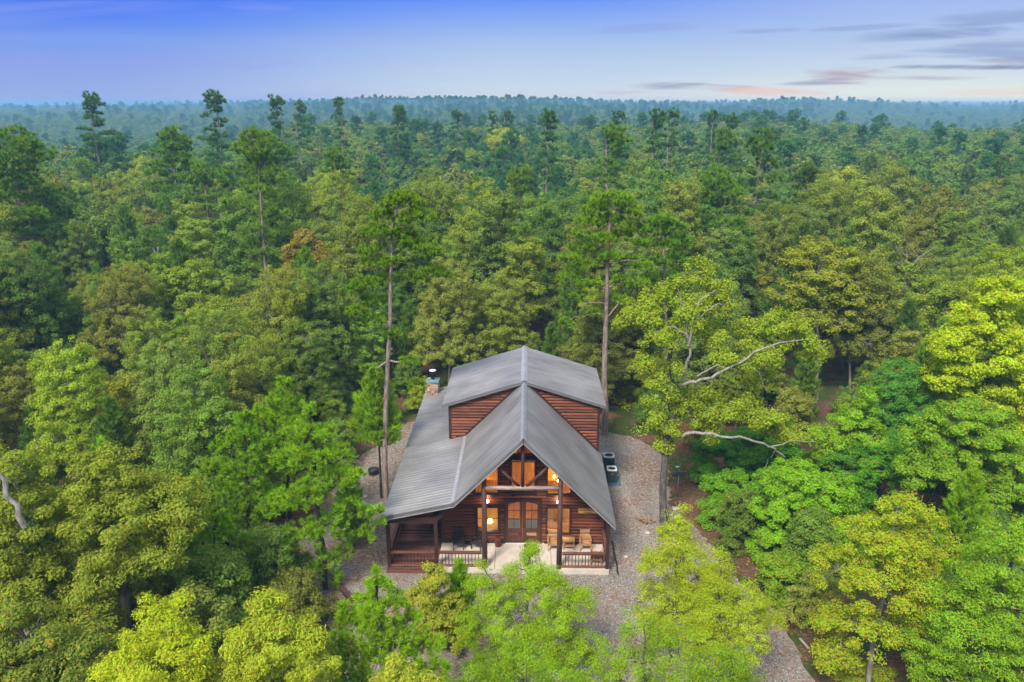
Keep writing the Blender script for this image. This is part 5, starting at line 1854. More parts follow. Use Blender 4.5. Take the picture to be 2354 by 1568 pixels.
for i, (nm, lb, nk, bxy, Yh, px_, colr, tn) in enumerate([
    ('bush', 'rounded bright green vine covered bush beside the leafy gravel edge, right of the dish', 'the vine covered bush', (12.9, 42.0), 42.0, [(1700, 1130, 55, 0), (1660, 1180, 45, -.8), (1740, 1190, 60, -.6), (1690, 1240, 50, -1.2), (1640, 1120, 30, 0)], (0.085, .165, .018), .01),
    ('bush', 'darker green bush behind the vine covered bush, under the long pale limb', 'the dark bush under the limb', (13.6, 46.5), 46.5, [(1650, 1040, 50, 0), (1720, 1040, 60, 0), (1780, 1060, 60, 0), (1620, 1080, 30, -.5)], (0.045, .12, .02), .0),
    ('bush', 'tall bright bush in the middle of the right hand thicket, yellow green on top', 'the tall thicket bush', (15.3, 38.5), 38.5, [(1830, 1110, 60, 0), (1900, 1140, 60, 0), (1800, 1190, 65, -.7), (1870, 1220, 65, -.8), (1780, 1260, 50, -1)], (0.11, .195, .018), .04),
    ('bush', 'olive green bush low at the gravel edge beside the weathered plank', 'the bush by the plank', (13.4, 34.5), 34.0, [(1800, 1310, 50, 0), (1860, 1340, 55, 0), (1810, 1370, 45, -.6), (1780, 1300, 26, 0), (1880, 1400, 42, -.6)], (0.10, .15, .02), .08),
    ('bush', 'deep green bush behind the tall thicket bush towards the right edge', 'the deep green bush', (18.5, 41.0), 41.0, [(1960, 1080, 60, 0), (2020, 1060, 60, .6), (2090, 1080, 55, 0), (1950, 1140, 50, -.6)], (0.05, .125, .018), .05),
    ('bush', 'rust tinged bush at the lower end of the right hand leaf litter', 'the rust tinged bush', (14.5, 29.5), 29.0, [(1920, 1545, 34, 0), (1960, 1560, 45, -.3), (2010, 1585, 55, -.6)], (0.12, .15, .02), .22),
]):
    hero_blob_tree(nm, lb, nk, bxy, Yh, px_, colr, seed=130 + i, trunk_r=.07, cat='bush', turned=tn, **fine(cl=.36, per=95, leaf=.14, asp=.72, dens=1.15, twig=.25, inner=.2))
hero_blob_tree('oak_tree', 'bright golden green tree on the right edge, the most yellow of the wood', 'the golden green tree', (25.5, 45.0), 45.0,
               [(2310, 680, 55, 0), (2250, 740, 60, 0), (2340, 760, 80, .5), (2190, 790, 50, -.5), (2270, 830, 75, -.6), (2180, 860, 50, 0), (2350, 880, 90, -.5), (2240, 930, 60, -.8), (2330, 990, 70, -1)],
               (0.205, 0.235, .018), seed=140, trunk_r=.2, turned=.03, **fine(cl=.5, per=95, leaf=.19, asp=.6, dens=1.05))
hero_blob_tree('oak_tree', 'green tree below the golden one on the right, with scattered dark hollows', 'the green tree under the golden one', (24.0, 38.5), 38.5,
               [(2200, 960, 55, 0), (2280, 1000, 70, 0), (2130, 1000, 50, .3), (2190, 1060, 65, -.5), (2340, 1090, 75, -.5), (2110, 1080, 45, -.4), (2290, 1150, 55, -1)],
               (0.11, .175, .022), seed=141, trunk_r=.16, turned=.04, **fine(cl=.42, per=85, leaf=.17, asp=.5))
hero_blob_tree('ash_tree', 'deep green feathery tree in the right thicket, left of the golden green tree', 'the feathery green tree', (21.2, 45.0), 45.0,
               [(2060, 870, 50, 0), (2030, 930, 55, 0), (2100, 940, 50, .4), (2050, 1000, 55, -.6), (1980, 970, 30, 0)],
               (0.06, .14, .035), seed=142, trunk_r=.1, **fine(cl=.42, per=90, leaf=.18, asp=.34))
hero_blob_tree('ash_tree', 'spiky topped yellow green sapling between the big oak and the feathery green tree', 'the spiky sapling', (18.2, 43.0), 43.0,
               [(1995, 905, 18, 0, 1.6), (1975, 945, 35, 0), (1930, 960, 30, 0), (1990, 1000, 45, -.4), (1930, 1030, 50, -.5), (1960, 890, 12, 0, 1.5), (1890, 1000, 35, 0)],
               (0.12, .195, .02), seed=143, trunk_r=.08, turned=.05, **fine(cl=.4, per=80, leaf=.16, asp=.45))
# big pale-limbed oak beside the cabin
hero_blob_tree('oak_tree', 'big spreading yellow green oak right of the cabin with thick pale bare limbs', 'the big spreading oak', (7.95, 41.2), 42.0,
               [(1612, 630, 38, 0), (1560, 670, 42, .5), (1650, 690, 45, 0), (1590, 720, 45, -.6), (1480, 700, 42, .6), (1440, 735, 30, 0), (1520, 760, 50, -.5), (1640, 770, 45, .8),
                (1725, 760, 45, .5), (1790, 745, 45, 0), (1845, 770, 42, 0), (1760, 810, 45, -.5), (1870, 810, 32, .4), (1680, 830, 42, -.8), (1520, 850, 42, .4), (1480, 830, 28, 0), (1740, 870, 36, .6),
                (1525, 905, 26, -.9), (1500, 880, 22, -.5), (1548, 845, 24, -1.0), (1515, 960, 24, -.7), (1545, 985, 22, -.8), (1530, 1030, 18, -.5), (1495, 930, 20, 0), (1600, 900, 24, -.9), (1545, 930, 35, .3), (1610, 940, 42, -.4), (1680, 930, 48, 0), (1740, 960, 45, -.4), (1640, 990, 36, .2), (1790, 985, 42, 0), (1840, 1000, 30, .3), (1530, 1010, 26, 0), (1490, 985, 20, .2), (1570, 890, 26, .6)],
               (0.150, 0.178, .026), seed=150, auto=False, trunk_r=.23, bark='bark', limb_bark='limbbark', turned=.03, trunk_to=[(1524, 1080, -.6), (1530, 1000, -.3), (1532, 900, 0), (1540, 800, .2), (1560, 700, .3), (1600, 640, 0)],
               limbs=[([(1548, 1000, -.4), (1580, 990, -.9), (1650, 995, -1.2), (1720, 1003, -1.2), (1770, 1020, -1.0), (1800, 1045, -.8)], .15, .05),
                      ([(1770, 1020, -1.0), (1820, 1008, -.8), (1870, 1010, -.6)], .06, .03),
                      ([(1560, 880, -.5), (1600, 872, -1.0), (1640, 858, -1.2), (1680, 838, -1.2), (1740, 800, -1.0), (1800, 782, -.6), (1850, 776, -.3)], .14, .045),
                      ([(1600, 860, -.9), (1645, 835, -1.1), (1690, 845, -1.2)], .07, .03),
                      ([(1568, 870, -.6), (1585, 800, -.9), (1578, 770, -1.0), (1545, 745, -.9), (1500, 760, -.8)], .12, .03),
                      ([(1580, 790, -1.0), (1592, 720, -1.0), (1610, 680, -.8), (1640, 665, -.6)], .11, .03),
                      ([(1592, 740, -1.0), (1630, 705, -1.0), (1670, 690, -.8)], .06, .02),
                      ([(1578, 770, -1.0), (1565, 700, -.9), (1555, 660, -.8)], .06, .02),
                      ([(1700, 820, -1.0), (1740, 850, -1.1), (1760, 900, -1.0)], .045, .015),
                      ([(1780, 1025, -.9), (1760, 1060, -.9), (1735, 1095, -.9)], .035, .01)],
               **fine(cl=.46, per=58, leaf=.18, asp=.55, dens=.82, inner=.5, twig=1.0, flat=.8))

# --- tall pines by the cabin
hero_blob_tree('tall_pine', 'tall pine standing left of the cabin, bare pale trunk behind the lean-to eave', 'the tall pine left of the cabin', (-8.45, 43.3), 43.3,
               [(925, 465, 42, 0, .55), (885, 495, 28, .5, .5), (960, 500, 35, -.4, .5), (870, 530, 35, 0, .45), (915, 535, 30, .5, .5), (985, 575, 30, -.3, .4), (945, 560, 32, .3, .45), (865, 600, 30, .3, .4), (850, 575, 22, -.3, .4), (900, 600, 26, -.5, .5),
                (840, 650, 34, 0, .38), (880, 640, 26, .4, .4), (815, 665, 22, 0, .4), (945, 640, 34, 0, .4), (990, 625, 34, .3, .35), (1020, 630, 18, .3, .4), (860, 690, 30, .5, .4), (820, 715, 30, -.4, .4), (860, 735, 26, 0, .4), (905, 770, 20, 0, .7), (940, 830, 22, -.3, .4), (955, 880, 18, -.5, .4), (850, 850, 20, -.4, .4)],
               (0.085, 0.138, .013), kind='pine', auto=False, seed=160, trunk_r=.175, trunk_to=[(887, 1010, .0), (886, 860, 0), (896, 740, 0), (898, 620, 0), (899, 540, 0), (912, 480, 0)], cl=.33, per=40, ln=.28, wd=.07, dens=3.4)
hero_blob_tree('tall_pine', 'tall straight pine right of the cabin with a rounded top and long bare grey trunk', 'the tall pine right of the cabin', (5.75, 54.2), 54.2,
               [(1405, 462, 40, 0, .55), (1370, 480, 28, .3, .5), (1445, 485, 28, -.3, .5), (1350, 510, 26, 0, .45), (1400, 510, 30, .5, .5), (1455, 520, 26, 0, .45), (1330, 540, 22, 0, .4), (1375, 545, 28, -.4, .45), (1430, 545, 26, .3, .45), (1475, 560, 18, .3, .4),
                (1345, 570, 24, .4, .4), (1310, 595, 26, 0, .4), (1350, 610, 28, 0, .4), (1400, 590, 26, -.4, .4), (1450, 600, 28, .4, .4), (1480, 610, 20, 0, .4), (1310, 640, 28, .3, .4), (1355, 650, 26, -.4, .35), (1430, 640, 26, .3, .4), (1465, 650, 24, -.3, .4), (1330, 680, 22, 0, .4), (1300, 740, 16, 0, .45), (1360, 720, 20, .3, .4), (1430, 690, 22, 0, .4)],
               (0.098, 0.158, .012), kind='pine', auto=False, seed=161, trunk_r=.26, trunk_to=[(1389, 900, 0), (1391, 780, 0), (1394, 680, 0), (1400, 560, 0), (1404, 480, 0)], cl=.37, per=42, ln=.31, wd=.08, dens=3.4,
               limbs=[([(1396, 700, -.3), (1370, 690, -.6), (1325, 702, -.9)], .06, .02), ([(1394, 725, -.3), (1370, 716, -.5), (1345, 722, -.8)], .05, .02), ([(1400, 600, -.2), (1440, 598, -.6), (1480, 592, -.8)], .05, .02)])
hero_blob_tree('tall_pine', 'shorter pine just right of the tall straight one, reddish trunk between green tufts', 'the shorter pine', (10.9, 59.0), 59.0,
               [(1520, 505, 24, 0, .5), (1500, 530, 22, 0, .5), (1550, 520, 24, 0, .5), (1490, 560, 20, 0, .45), (1540, 560, 24, 0, .45), (1575, 550, 18, 0, .45), (1510, 600, 26, 0, .45), (1560, 600, 24, .3, .4), (1500, 640, 24, 0, .45), (1550, 640, 24, 0, .4), (1490, 680, 22, 0, .4), (1535, 690, 20, 0, .4)],
               (0.075, 0.135, .018), kind='pine', auto=False, seed=162, trunk_r=.17, trunk_to=[(1532, 800, 0), (1530, 690, 0), (1527, 600, 0), (1522, 520, 0)], cl=.42, per=40, ln=.36, wd=.095, dens=4.0)
x_, y_, g_, h_ = place_top(862, 850, 44.2)
plant('pine_tree', make_youngpine(210, h_, 3.6, h_ * .45, 900, 22, .28, .036, .09, shape=.6), (-8.9, 44.1, 0), PINEB, 'slim dark trunked pine close beside the tall pine left of the cabin', 'pine tree', None, bark='darkbark', leafm='needle')
HERO.append((-8.9, 44.1, 1.0, 862, 930, 'the slim pine'))

# --- middle distance, single trees that stand out
MIDT = [
    ('oak_tree', 'olive brown oak left of the paired pines, its lower branch stretched out to the right', 'the olive oak with the stretched branch', (-21.2, 48.0), 48.0, [(235, 885, 30, 0), (190, 900, 30, 0), (290, 900, 35, 0), (240, 940, 50, -.5), (170, 960, 35, 0), (310, 950, 35, 0), (230, 1000, 50, -.8), (350, 985, 28, -.4), (395, 990, 16, -.5), (160, 910, 26, .3)], (0.145, 0.145, .03), .05, 'bark', .17),
    ('oak_tree', 'tan and green oak beside a bare snag, upper left of the paired pines', 'the tan oak by the snag', (-16.0, 52.0), 52.0, [(540, 780, 30, 0), (500, 810, 30, 0), (590, 810, 35, 0), (540, 850, 50, -.5), (480, 880, 35, 0), (610, 870, 35, 0), (530, 930, 55, -.8), (600, 940, 35, -.5), (480, 950, 30, 0)], (0.15, 0.135, .035), .09, 'bark', .2),
    ('oak_tree', 'open oak with clear white forked limbs above the paired pines', 'the white limbed oak', (-15.0, 62.0), 62.0, [(640, 665, 25, 0), (690, 680, 28, 0), (620, 710, 30, 0), (670, 725, 35, 0), (710, 730, 22, 0), (630, 770, 35, -.4), (690, 780, 30, 0), (660, 830, 35, -.5), (620, 840, 25, 0)], (0.125, 0.145, .04), .03, 'palebark', .16),
    ('oak_tree', 'rounded yellow green tree low on the left edge of the picture', 'the rounded tree on the left edge', (-33.0, 58.0), 58.0, [(50, 815, 38, 0), (0, 840, 40, 0), (100, 850, 38, 0), (50, 880, 55, -.5), (130, 900, 30, 0), (-10, 900, 45, 0)], (0.14, .18, .02), .02, 'bark', .15),
    ('oak_tree', 'large domed green oak with bent white limbs, left of the white limbed oak', 'the large domed oak', (-26.5, 68.5), 68.5, [(450, 625, 35, 0), (400, 650, 35, 0), (500, 650, 35, 0), (450, 690, 50, -.5), (380, 710, 35, 0), (520, 700, 30, 0), (440, 750, 50, -.8), (370, 770, 35, 0), (500, 760, 40, -.4), (410, 800, 40, -.5)], (0.12, .15, .03), .02, 'palebark', .2),
    ('oak_tree', 'smooth rounded light green tree left of the large domed oak', 'the smooth rounded tree', (-33.5, 78.0), 78.0, [(320, 625, 35, 0), (285, 650, 30, 0), (355, 645, 30, 0), (320, 680, 45, -.5), (280, 700, 30, 0), (350, 710, 30, 0)], (0.13, .165, .022), .02, 'bark', .15),
    ('oak_tree', 'rust and green rounded tree directly above the chimney', 'the rust green tree above the chimney', (-4.6, 68.0), 68.0, [(1040, 690, 30, 0), (1000, 710, 28, 0), (1080, 715, 28, 0), (1035, 745, 45, -.5), (985, 770, 30, 0), (1085, 780, 30, 0), (1030, 800, 40, -.6)], (0.12, .11, .02), .30, 'darkbark', .15),
    ('oak_tree', 'dark bronze green tree directly above the dormer ridge', 'the bronze tree above the ridge', (-.5, 70.0), 70.0, [(1165, 695, 28, 0), (1130, 715, 28, 0), (1200, 725, 26, 0), (1165, 750, 42, -.5), (1120, 780, 28, 0), (1200, 775, 28, 0)], (0.08, .10, .022), .16, 'darkbark', .14),
    ('oak_tree', 'large grey green oak with a red dead top, upper right above the spiky sapling', 'the large grey green oak', (28.5, 64.0), 64.0, [(2080, 640, 35, 0), (2030, 670, 35, 0), (2130, 670, 40, 0), (2180, 690, 35, .4), (2080, 720, 55, -.5), (2010, 740, 35, 0), (2150, 750, 45, 0), (2090, 790, 50, -.6), (2200, 760, 30, 0)], (0.12, .15, .035), .06, 'bark', .2),
    ('oak_tree', 'wide olive oak above and right of the big spreading oak', 'the wide olive oak', (22.5, 62.0), 62.0, [(1880, 575, 35, 0), (1830, 600, 35, 0), (1940, 600, 35, 0), (1990, 630, 30, .4), (1880, 640, 55, -.5), (1810, 670, 35, 0), (1950, 670, 45, 0), (1870, 710, 50, -.6), (1990, 690, 30, 0), (1930, 740, 40, -.6)], (0.14, .145, .028), .06, 'palebark', .2),
    ('oak_tree', 'brownish rounded tree right behind the top of the big spreading oak', 'the brownish rounded tree', (18.2, 74.0), 74.0, [(1720, 620, 28, 0), (1690, 645, 25, 0), (1750, 650, 28, 0), (1720, 680, 38, -.4), (1765, 700, 25, 0)], (0.12, .12, .025), .14, 'bark', .14),
    ('oak_tree', 'bright yellow green domed tree high in the right half of the wood', 'the high yellow domed tree', (54.0, 138.0), 138.0, [(1940, 405, 25, 0), (1900, 420, 22, 0), (1980, 425, 25, 0), (1940, 445, 36, -1), (1890, 455, 22, 0), (1990, 460, 24, 0)], (0.17, .185, .018), .02, 'bark', .2),
    ('oak_tree', 'pale yellow green rounded tree far in the centre below the skyline pines', 'the pale far rounded tree', (-1.5, 215.0), 215.0, [(1155, 310, 20, 0), (1130, 325, 18, 0), (1185, 325, 20, 0), (1155, 338, 26, -1)], (0.19, .20, .025), 0, 'bark', .25),
    ('oak_tree', 'brown dry leaved tree with a fan of thin limbs above the white limbed oak', 'the brown dry tree', (-15.5, 74.0), 74.0, [(700, 545, 26, 0), (670, 580, 26, 0), (730, 580, 28, 0), (700, 620, 40, -.4), (750, 630, 26, 0), (660, 640, 28, 0)], (0.13, .10, .04), .25, 'palebark', .14),
    ('oak_tree', 'gold and green tree edge in front of the dark hollow behind the cabin', 'the gold green tree behind the cabin', (11.4, 60.5), 60.5, [(1460, 885, 26, 0), (1500, 900, 30, 0), (1440, 920, 30, 0), (1490, 950, 35, -.4), (1540, 940, 26, 0)], (0.15, .17, .02), .10, 'bark', .1),
]
for i, (nm, lb, nk, bxy, Yh, px_, colr, tn, bk, tr) in enumerate(MIDT):
    far_ = Yh > 100
    hero_blob_tree(nm, lb, nk, bxy, Yh, px_, colr, seed=300 + i, trunk_r=tr, turned=tn, bark=bk,
                   **fine(cl=(1.0 if far_ else .55), per=(45 if far_ else 62), leaf=(.42 if far_ else .24), asp=.6, dens=1.0, twig=.6 if bk == 'palebark' else .3))


def tall(px, py, Yd, W, frac, seed, colr, label, nick, lod=0):
    x, y, g, h = place_top(px, py, Yd)
    rg = np.random.default_rng(seed)
    frac = min(.85, frac * 1.12)
    pads = tall_pads(rg, h, W * (rg.uniform(.72, .9) if Yd > 140 else rg.uniform(.85, 1.05)), h * (1 - frac), n=int(12 + 14 * frac))
    k = Yd / 100
    ms = make_padpine(seed, h, pads, straight_trunk(rg, h * .97, (rg.normal() * .9, rg.normal() * .5), wob=.09), .20 + .05 * k, cl=.45 + .16 * k, per=int(24 + 4 * k), ln=.42 + .16 * k, wd=.08 + .05 * k, dens=2.6, twig=.3)
    plant('tall_pine', ms, (x, y, g), colr, label, 'pine tree', None, bark='pinebark', leafm='needle')
    HERO.append((x, y, W * .25, px, py + 40, nick))


TALLS = [
    (207, 218, 170, 9.5, .55, 'tall pine breaking the skyline farthest left, crown opening downwards', 'the farthest left skyline pine'),
    (488, 212, 165, 9.0, .6, 'highest skyline pine, dense and dark, second from the left', 'the highest skyline pine'),
    (632, 218, 170, 8.5, .62, 'skyline pine with even tiers of boughs, third from the left', 'the tiered skyline pine'),
    (690, 232, 185, 6.0, .35, 'thin leaning skyline pine just right of the tiered one', 'the thin skyline pine'),
    (777, 224, 190, 6.5, .6, 'narrow skyline pine, fourth large one from the left', 'the narrow skyline pine'),
    (917, 246, 205, 8.0, .55, 'dark pine on the skyline above the tall pine left of the cabin', 'the dark skyline pine'),
    (390, 300, 112, 9.0, .42, 'layered pine with bare lower trunk in the upper left wood', 'the layered pine'),
    (440, 372, 118, 6.0, .4, 'small pale trunked pine right of the layered pine', 'the pine right of the layered one'),
    (605, 318, 100, 9.5, .78, 'big ragged pine with drooping tiers, upper left centre', 'the big ragged pine'),
    (512, 385, 108, 5.5, .6, 'slim dark pine left of the big ragged pine', 'the slim dark pine'),
    (15, 318, 88, 14, .72, 'wide dark pine with long level boughs cut by the left edge', 'the wide pine on the left edge'),
    (768, 345, 112, 6.5, .5, 'lighter pine with bare trunk right of the big ragged pine', 'the lighter pine'),
    (1048, 253, 230, 7.5, .5, 'pine low on the skyline over the rust green tree', 'the pine over the rust tree'),
    (1132, 258, 225, 6.5, .5, 'skyline pine left of centre, one of a close pair', 'the left of the skyline pair'),
    (1168, 256, 228, 6.5, .5, 'skyline pine left of centre, right one of the close pair', 'the right of the skyline pair'),
    (1262, 256, 150, 7.5, .5, 'tall open pine with bare trunk just right of the picture centre', 'the open centre pine'),
    (1412, 290, 100, 7.5, .88, 'full crowned pine rising behind the tall straight pine', 'the full crowned pine'),
    (1512, 255, 145, 7.5, .45, 'slender pine with long bare trunk right of the full crowned pine', 'the long trunked pine'),
    (1548, 250, 175, 6.5, .6, 'hazy pine behind the long trunked pine', 'the hazy pine'),
    (1420, 255, 200, 8.0, .5, 'dark pine top behind the full crowned pine', 'the dark top pine'),
    (1638, 256, 190, 8.0, .6, 'dark skyline pine right of centre, left of two', 'the left dark pine'),
    (1680, 262, 190, 8.0, .55, 'dark skyline pine right of centre, right of two', 'the right dark pine'),
    (1668, 298, 125, 7.5, .55, 'light green pine with a bare trunk below the two dark skyline pines', 'the light bare trunk pine'),
    (1690, 495, 82, 6.5, .42, 'pine with a long bare trunk right above the big spreading oak', 'the pine above the big oak'),
    (1088, 405, 125, 5.5, .45, 'small open topped pine in the centre wood', 'the small centre pine'),
    (1650, 405, 90, 9, .45, 'wide rounded pine crown above the shorter pine', 'the wide rounded pine'),
]
for i, (px, py, Yd, W, fr, lb, nk) in enumerate(TALLS):
    tall(px, py, Yd, W, fr, 500 + i, (0.048, .095, .026) if Yd > 140 else (0.072, .125, .02), lb, nk)

def dead_tree(px, py, Yd, label, seed, rad=.16, fork=.6):
    """bare bleached snag: bent stem, forks and broken stubs"""
    x, y, g, h = place_top(px, py, Yd)
    rg = np.random.default_rng(seed)
    z = np.linspace(0, h, 8)
    stem = np.stack([np.cumsum(rg.normal(size=8) * .16), np.cumsum(rg.normal(size=8) * .16), z], 1)
    stem[0] = (0, 0, -.1)
    paths = [(stem, np.linspace(rad, rad * .22, 8))]
    for k in range(9):
        t = rg.uniform(.45, .97)
        s = np.array([np.interp(t * h, stem[:, 2], stem[:, 0]), np.interp(t * h, stem[:, 2], stem[:, 1]), t * h])
        a = rg.uniform(0, 6.28)
        L = rg.uniform(.5, 2.6) * fork
        e = s + np.array([math.cos(a) * L, math.sin(a) * L, L * rg.uniform(.1, 1.1)])
        m = (s + e) / 2 + rg.normal(size=3) * .14 * L
        r0 = rad * rg.uniform(.25, .45)
        paths.append((np.array([s, m, e]), [r0, r0 * .7, r0 * .3]))
        for q in range(2):
            e2 = m + rg.normal(size=3) * .35 * L + np.array([0, 0, .2 * L])
            paths.append((np.array([m, (m + e2) / 2 + rg.normal(size=3) * .05, e2]), [r0 * .5, r0 * .35, r0 * .15]))
    V_, Q_ = tubes_np(paths, 6)
    o = empty('dead_tree', (x, y, g), 0, label, 'dead tree', 'bleached snags in the wood')
    link_mesh('trunk', np_mesh('trunk', V_, Q_), M['limbbark'], o, True)


dead_tree(378, 468, 106, 'bent bleached snag beside the bare trunk of the layered pine', 801, .2, 1.2)
dead_tree(597, 478, 97, 'short bleached snag under the big ragged pine', 802, .16, .8)
dead_tree(517, 750, 50, 'thin leaning snag rising from the tan oak', 803, .09, .35)
dead_tree(345, 568, 83, 'broken pale stub behind the smooth rounded tree', 804, .18, .5)
dead_tree(1040, 628, 70, 'pale bare branches above the rust green tree behind the chimney', 805, .11, 1.0)
dead_tree(2085, 575, 72, 'bare forked snag behind the large grey green oak', 806, .15, 1.0)
dead_tree(1990, 488, 100, 'bleached snag high in the right half of the wood', 807, .2, 1.2)
dead_tree(690, 655, 66, 'bare white forks beside the white limbed oak', 808, .12, 1.0)
dead_tree(1600, 470, 118, 'slender snag right of the long trunked pine', 809, .16, 1.0)

# --- stock shapes for the wood that fills the rest
rgv = np.random.default_rng(9)


def stock_oak(seed, H, W, cb, cl, per, leaf, asp=.6, n=8, twig=.4, tr=.18, dens=1.0, sides=5):
    rg = np.random.default_rng(seed)
    b = oak_blobs(rg, H, W, cb, n)
    return make_leafy(seed, b, straight_trunk(rg, H * .72, (rg.normal() * .5, rg.normal() * .5)), tr, cl, per, leaf, asp, dens, .4, twig, .25, -.7, sides)


STOCK = {
    'oakA': [stock_oak(610 + i, 13, 9.5, 2.2, .52, 120, .165, n=12, twig=.7) for i in range(4)],      # near to 90 m
    'oakB': [stock_oak(620 + i, 13, 9.5, 3.0, .72, 100, .26, n=11) for i in range(4)],      # to 200 m
    'slim': [stock_oak(630 + i, 12, 5.6, 1.6, .46, 110, .165, n=10, tr=.12, twig=.6) for i in range(3)],
    'under': [stock_oak(640 + i, 5.0, 5.0, .3, .42, 120, .14, n=8, tr=.07, twig=.2) for i in range(3)],
    'pinY': [make_youngpine(650 + i, 10, 4.6, 1.5, 620, 15, .42, .065, .12, shape=.6) for i in range(3)],
}
tp = []
for i in range(3):
    rg = np.random.default_rng(660 + i)
    tp.append(make_padpine(660 + i, 21, tall_pads(rg, 21, 7.5, 10, 15), straight_trunk(rg, 20, wob=.06), .24, .65, 28, .6, .14, dens=2.4, twig=.3))
STOCK['pinT'] = tp

PAL = [('olive green', (0.118, .135, .036)), ('grey green', (0.100, .130, .052)), ('dull green', (0.085, .122, .036)), ('dark green', (0.060, .100, .032)), ('tan green', (0.128, .128, .045)),
       ('fresh green', (0.105, .150, .034)), ('yellow green', (0.145, .168, .03)), ('brownish', (0.105, .105, .038))]
WORDS = {'oakA': ['spreading oak', 'domed oak', 'broad oak', 'uneven oak'], 'oakB': ['spreading oak', 'domed oak', 'broad oak', 'uneven oak'], 'slim': ['slim oak', 'upright oak', 'narrow oak'],
         'under': ['low bush', 'bushy undergrowth shrub', 'rounded shrub'], 'pinY': ['young pine', 'pointed pine', 'conical pine'], 'pinT': ['tall pine', 'bare trunked pine', 'tall open pine']}
NAMES = {'oakA': 'oak_tree', 'oakB': 'oak_tree', 'slim': 'oak_tree', 'under': 'shrub', 'pinY': 'pine_tree', 'pinT': 'tall_pine'}
CATS = {'oakA': 'tree', 'oakB': 'tree', 'slim': 'tree', 'under': 'bush', 'pinY': 'pine tree', 'pinT': 'pine tree'}
GRPS = {'oakA': 'oaks of the wood around the cabin', 'oakB': 'oaks of the wood around the cabin', 'slim': 'oaks of the wood around the cabin', 'under': 'shrubs under the trees', 'pinY': 'young pines of the wood', 'pinT': 'tall pines of the wood'}
ORD = ['', 'second ', 'third ', 'fourth ', 'fifth ', 'sixth ', 'seventh ', 'eighth ', 'ninth ', 'tenth ', 'eleventh ', 'twelfth ']
used_labels = {}
PLACED = []


def scatter_label(kind, cname, idx, px, py):
    best = sorted(HERO, key=lambda h: (h[3] - px) ** 2 + ((h[4] - py) * 1.4) ** 2)[0]
    dx, dy = px - best[3], py - best[4]
    w_ = WORDS[kind][idx % len(WORDS[kind])]
    if abs(dx) > 1.8 * abs(dy): d = 'right of' if dx > 0 else 'left of'
    elif abs(dy) > 1.8 * abs(dx): d = 'behind' if dy < 0 else 'in front of'
    else: d = ('behind and ' if dy < 0 else 'in front and ') + ('right of' if dx > 0 else 'left of')
    key = (cname, w_, d, best[5])
    k = used_labels.get(key, 0)
    used_labels[key] = k + 1
    s = f"{ORD[min(k, 11)]}{cname} {w_} {d} {best[5]}"
    return s if len(s.split()) <= 16 else s.replace('behind and ', '').replace('in front and ', '')


NCOUNT = {'oak_tree': 26, 'pine_tree': 12, 'tall_pine': 30, 'shrub': 0}


def put_stock(kind, x, y, s, color=None, cname=None, sz=None):
    NCOUNT[NAMES[kind]] += 1
    vs = STOCK[kind]
    i = int(rgv.integers(len(vs)))
    g = float(ground_z(x, y))
    if cname is None:
        if kind in ('pinY', 'pinT'):
            cname, color = [('green', (0.075, .122, .026)), ('dark green', (0.055, .095, .028)), ('bright green', (0.092, .145, .026))][int(rgv.integers(3))]
        else:
            cname, color = PAL[int(rgv.choice(8, p=[.2, .2, .17, .15, .08, .1, .06, .04]))]
    px, py, c = proj((x, y, g + 9 * s))
    lb = scatter_label(kind, cname, i, px, py)
    v = rgv.uniform(.88, 1.15)
    col_ = tuple(min(1, q * v * rgv.uniform(.94, 1.06)) for q in color)
    sz = s * (rgv.uniform(1.0, 1.4) if kind in ('oakA', 'oakB') else rgv.uniform(.9, 1.2)) if sz is None else sz
    bark = {'oakA': 'palebark', 'oakB': 'palebark', 'slim': 'bark', 'under': 'darkbark', 'pinY': 'darkbark', 'pinT': 'pinebark'}[kind]
    plant(NAMES[kind], vs[i], (x, y, g - .05), col_, lb, CATS[kind], GRPS[kind], bark=bark, leafm='needle' if kind.startswith('pin') else 'leaf', rz=rgv.uniform(0, 6.28), s=(s, s, sz), turned=float(rgv.choice([0, .02, .05, .10], p=[.75, .25, 0, 0])))
    PLACED.append((x, y))


def dist_yard(x, y):
    d = 1e9
    n = len(YARD)
    for i in range(n):
        ax, ay = YARD[i]
        bx_, by_ = YARD[(i + 1) % n]
        t = max(0, min(1, ((x - ax) * (bx_ - ax) + (y - ay) * (by_ - ay)) / ((bx_ - ax) ** 2 + (by_ - ay) ** 2)))
        d = min(d, math.hypot(x - ax - t * (bx_ - ax), y - ay - t * (by_ - ay)))
    return -d if in_poly(x, y, YARD) else d


def free(x, y, sep, hsep=1.0):
    for hx, hy, hr, *_ in HERO:
        if (hx - x) ** 2 + (hy - y) ** 2 < (hr * hsep + sep * .3) ** 2: return False
    for qx, qy in PLACED:
        if (qx - x) ** 2 + (qy - y) ** 2 < sep * sep: return False
    return True


def view_ok(x, y, z, m=130):
    px, py, c = proj((x, y, z))
    return c > 3 and -m < px < 2354 + m and py < 1568 + 160


